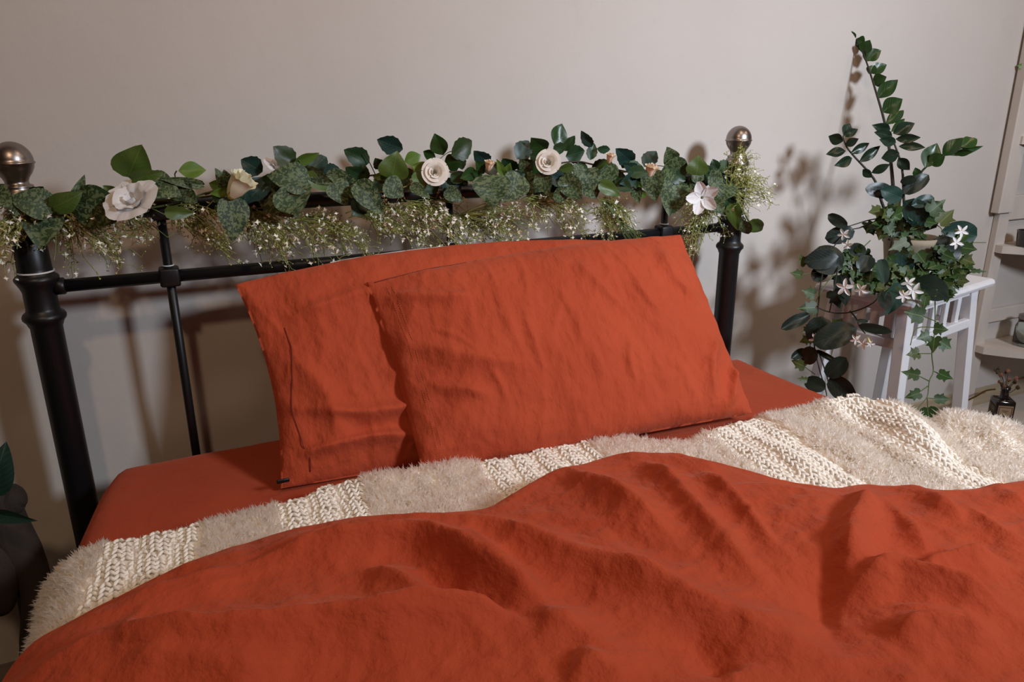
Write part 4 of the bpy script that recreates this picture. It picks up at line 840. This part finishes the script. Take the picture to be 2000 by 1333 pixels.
# ================================================================== CORNER SHELF
sh = thing('ladder_shelf', (2.95, -.15, 0), 'washed white ladder shelf with curved shelves standing right of the plant stool', 'shelf')
def shp(name, c, s, b=.003): put(name, rbox(name, c, s, b), sh, M_shelf, False)
shp('side_rail', (2.622, -.012, .39), (.055, .022, .78)); shp('side_rail', (2.600, -.022, 1.36), (.075, .030, 1.16)); 
shp('side_rail', (3.30, -.012, .39), (.055, .022, .78)); shp('side_rail', (3.30, -.022, 1.36), (.075, .030, 1.16))
def curved_shelf(z, x0, x1, d, th=.026):
    n = 16; out = []
    for i in range(n+1): t = i/n; x = x0+(x1-x0)*t; out.append((x, -.02-d*sin(pi*(.02+.96*t))**.75))
    pts = [(x1, -.004), (x0, -.004)]+out; k = len(pts); v = [(x, y, z-th) for x, y in pts]+[(x, y, z) for x, y in pts]
    f = [tuple(range(k))[::-1], tuple(range(k, 2*k))]+[(i, (i+1) % k, k+(i+1) % k, k+i) for i in range(k)]
    put('shelf', mesh('shelf', v, f), sh, M_shelf, False)
for z, d in ((.045, .30), (.300, .27), (.668, .235), (1.035, .20), (1.40, .17)): curved_shelf(z, 2.600, 3.325, d)
shp('back_board', (2.96, -.010, .792), (.66, .018, .085)); shp('back_board', (2.96, -.010, .40), (.66, .018, .05))
jr = thing('glass_jar', aty(2004, 660, -.10)*np.array([1, 1, 0])+np.array([0, 0, .300]), 'clear glass jar on the lower curved shelf at the right edge', 'jar')
j0 = jr.location; put('jar_body', lathe('jar_body', [(.001, .002), (.036, .002), (.040, .008), (.040, .07), (.034, .085), (.034, .10), (.031, .10), (.031, .084), (.037, .07), (.037, .010), (.001, .008)], tuple(j0), 28), jr, M_clear)
put('lid', lathe('lid', [(.036, .098), (.036, .112), (.001, .114)], tuple(j0), 24), jr, M_metal)
fpot = thing('dark_pot', aty(2006, 482, -.09)*np.array([1, 1, 0])+np.array([0, 0, .668]), 'small dark bronze pot on the middle curved shelf at the right edge', 'pot')
put('pot_body', lathe('pot_body', [(.030, 0), (.034, .003), (.038, .05), (.040, .055), (.036, .055), (.034, .01), (.001, .01)], tuple(fpot.location), 24), fpot, M_bottle)
hp = thing('shelf_vine', aty(2020, 150, -.045), 'green leaved vine hanging at the upper right edge above the shelf rail', 'plant')
for q in ((2012, 132, 1988, 128, 20), (2015, 120, 2040, 150, 30), (2020, 150, 2030, 190, 30)):
    t = depth(hp.location); add_leaf(hp, 'heart', 'B', att(q[0], q[1], t), att(q[2], q[3], t), q[4]*t/FPX)
put('vine', tube('vine', smooth_path([(2.74, -.06, 1.405), (2.70, -.07, 1.41), (2.66, -.075, 1.39), (2.645, -.06, 1.33), att(2012, 130, t), att(2018, 150, t), att(2022, 180, t)], 4), .002, 6), hp, M_stem)
# bottle
bb = atz(1946, 846, .045); bt = thing('bottle', bb, 'square dark glass bottle with a bordered label and dried flowers, on the bottom shelf', 'bottle')
MB_ = Matrix.Translation(V(bb)) @ Matrix.Rotation(radians(-38), 4, 'Z')
put('bottle_body', rbox('bottle_body', (0, 0, .065), (.062, .062, .130), .008, 3, MB_), bt, M_bottle)
put('neck', lathe('neck', [(.020, .128), (.014, .136), (.012, .160), (.015, .162), (.015, .172), (.009, .172)], tuple(bb), 18), bt, M_bottle)
put('label', rbox('label', (0, -.0316, .078), (.046, .0012, .070), .0003, 1, MB_), bt, M_label, False, 'tan paper label')
for c, s in (((0, -.0324, .108), (.040, .0008, .0022)), ((0, -.0324, .048), (.040, .0008, .0022)), ((-.0195, -.0324, .078), (.0022, .0008, .062)), ((.0195, -.0324, .078), (.0022, .0008, .062)), ((0, -.0324, .096), (.020, .0008, .0018)), ((0, -.0324, .0915), (.012, .0008, .0014))):
    put('label_border', rbox('label_border', c, s, 0, 1, MB_), bt, M_labelbox, False)
put('label_emblem', lathe('label_emblem', [(.001, 0), (.006, 0), (.007, .0008), (.001, .001)], (0, 0, 0), 16), bt, M_labelbox, False); em = bpy.data.objects[-1] if False else None
for o in bt.children:
    if o.name.startswith('label_emblem'): o.matrix_parent_inverse = Matrix.Identity(4); o.matrix_basis = Matrix.Rotation(radians(-38), 4, 'Z') @ Matrix.Translation((0, -.0325, .074)) @ Matrix.Rotation(radians(90), 4, 'X')
for k in range(14):
    a = random.uniform(0, 2*pi); h = random.uniform(.175, .235); rr_ = random.uniform(.006, .045); top = bb+np.array([cos(a)*rr_, sin(a)*rr_, h])
    put('dried_stem', tube('dried_stem', smooth_path([bb+np.array([0, 0, .15]), bb+np.array([cos(a)*rr_*.4, sin(a)*rr_*.4, h*.85]), top], 3), .0010, 4), bt, M_stembrown)
    bm = bmesh.new(); bmesh.ops.create_icosphere(bm, subdivisions=1, radius=.007)
    for vv in bm.verts: vv.co *= random.uniform(.6, 1.3); vv.co += V(top)
    me = bpy.data.meshes.new('dried_flower'); bm.to_mesh(me); bm.free(); put('dried_flower', me, bt, M_dried if k % 2 else M_stembrown, False)
br = thing('brass_branch', aty(1880, 815, -.10), 'thin curved brass-coloured branch leaning by the stool foot and bottle', 'branch')
put('branch', tube('branch', smooth_path([aty(1882, 826, -.12), aty(1868, 806, -.12), aty(1864, 797, -.12), aty(1874, 790, -.11), aty(1905, 775, -.09), aty(1925, 764, -.07), aty(1943, 761, -.05)], 5), .0035, 8), br, M_brass)
for q in ((1864, 797), (1905, 775)):
    put('knot', lathe('knot', [(.001, -.004), (.005, 0), (.001, .004)], tuple(aty(q[0], q[1], -.115 if q[0] < 1880 else -.09)), 8), br, M_brass)

# ================================================================== DRIFTWOOD STOOL AND PLANT, LEFT EDGE
dw = thing('driftwood_stool', (-.36, -.26, 0), 'gnarled dark driftwood stool left of the bed, at the picture edge', 'stool')
def wood(paths):
    v, f = [], []
    for pts, rad in paths:
        P = smooth_path([aty(a, b, y) if len((a, b, y)) == 3 and b > 10 else (a, b, y) for a, b, y in pts], 6); n = len(P); R = np.interp(np.linspace(0, 1, n), np.linspace(0, 1, len(rad)), rad)
        b0 = len(v); tube_geo(P, list(R), 18, v, f)
    v = [np.array(p)+np.array([1, 1, .3])*.006*mnoise.noise(Vector((p[0]*22, p[1]*22, p[2]*7))) for p in v]; return mesh('driftwood', v, f)
put('trunk', wood([([(-60, 1075, -.25), (-10, 1010, -.25), (25, 975, -.25), (40, 966, -.25), (47, 962, -.25)], [.034, .030, .026, .020, .008])]), dw, M_drift)
put('leg', wood([([(-20, 960, -.25), (0, 1020, -.25), (35, 1080, -.25), (62, 1140, -.25), (72, 1200, -.26), (66, 1262, -.26), (66, 1330, -.26), (90, 1420, -.26)], [.03, .040, .038, .032, .028, .022, .022, .028])]), dw, M_drift)
put('leg', wood([([(-40, 1010, -.24), (-18, 1090, -.26), (-8, 1150, -.28), (6, 1185, -.29), (10, 1196, -.29)], [.045, .045, .036, .020, .006])]), dw, M_drift)
put('leg', wood([([(-200, 1050, -.24), (-210, 1150, -.26), (-190, 1280, -.28), (-170, 1420, -.29)], [.045, .045, .036, .03])]), dw, M_drift)
put('seat', wood([([(-320, 1010, -.24), (-200, 1010, -.24), (-90, 1015, -.24), (-10, 1018, -.24)], [.03, .045, .045, .03])]), dw, M_drift)
lp = thing('broad_leaf_plant', aty(-60, 960, -.30), 'plant with broad dull green leaves resting on the driftwood stool', 'plant')
t = depth(lp.location)
for q in ((-22, 968, 12, 868, 66, 'T'), (-40, 1002, 69, 1018, 26, 'R'), (-60, 960, -120, 880, 60, 'T'), (-70, 980, -150, 1010, 50, 'R')):
    add_leaf(lp, 'heart' if q[5] == 'T' else 'slim', 'T', att(q[0], q[1], t), att(q[2], q[3], t-.02), q[4]*t/FPX, .1)
for q in ((-22, 968), (-40, 1002), (-60, 960), (-70, 980)): put('stem', tube('stem', [att(-62, 985, t+.01), att((q[0]-62)/2, (q[1]+985)/2+4, t), att(q[0], q[1], t)], .0025, 6), lp, M_stem)
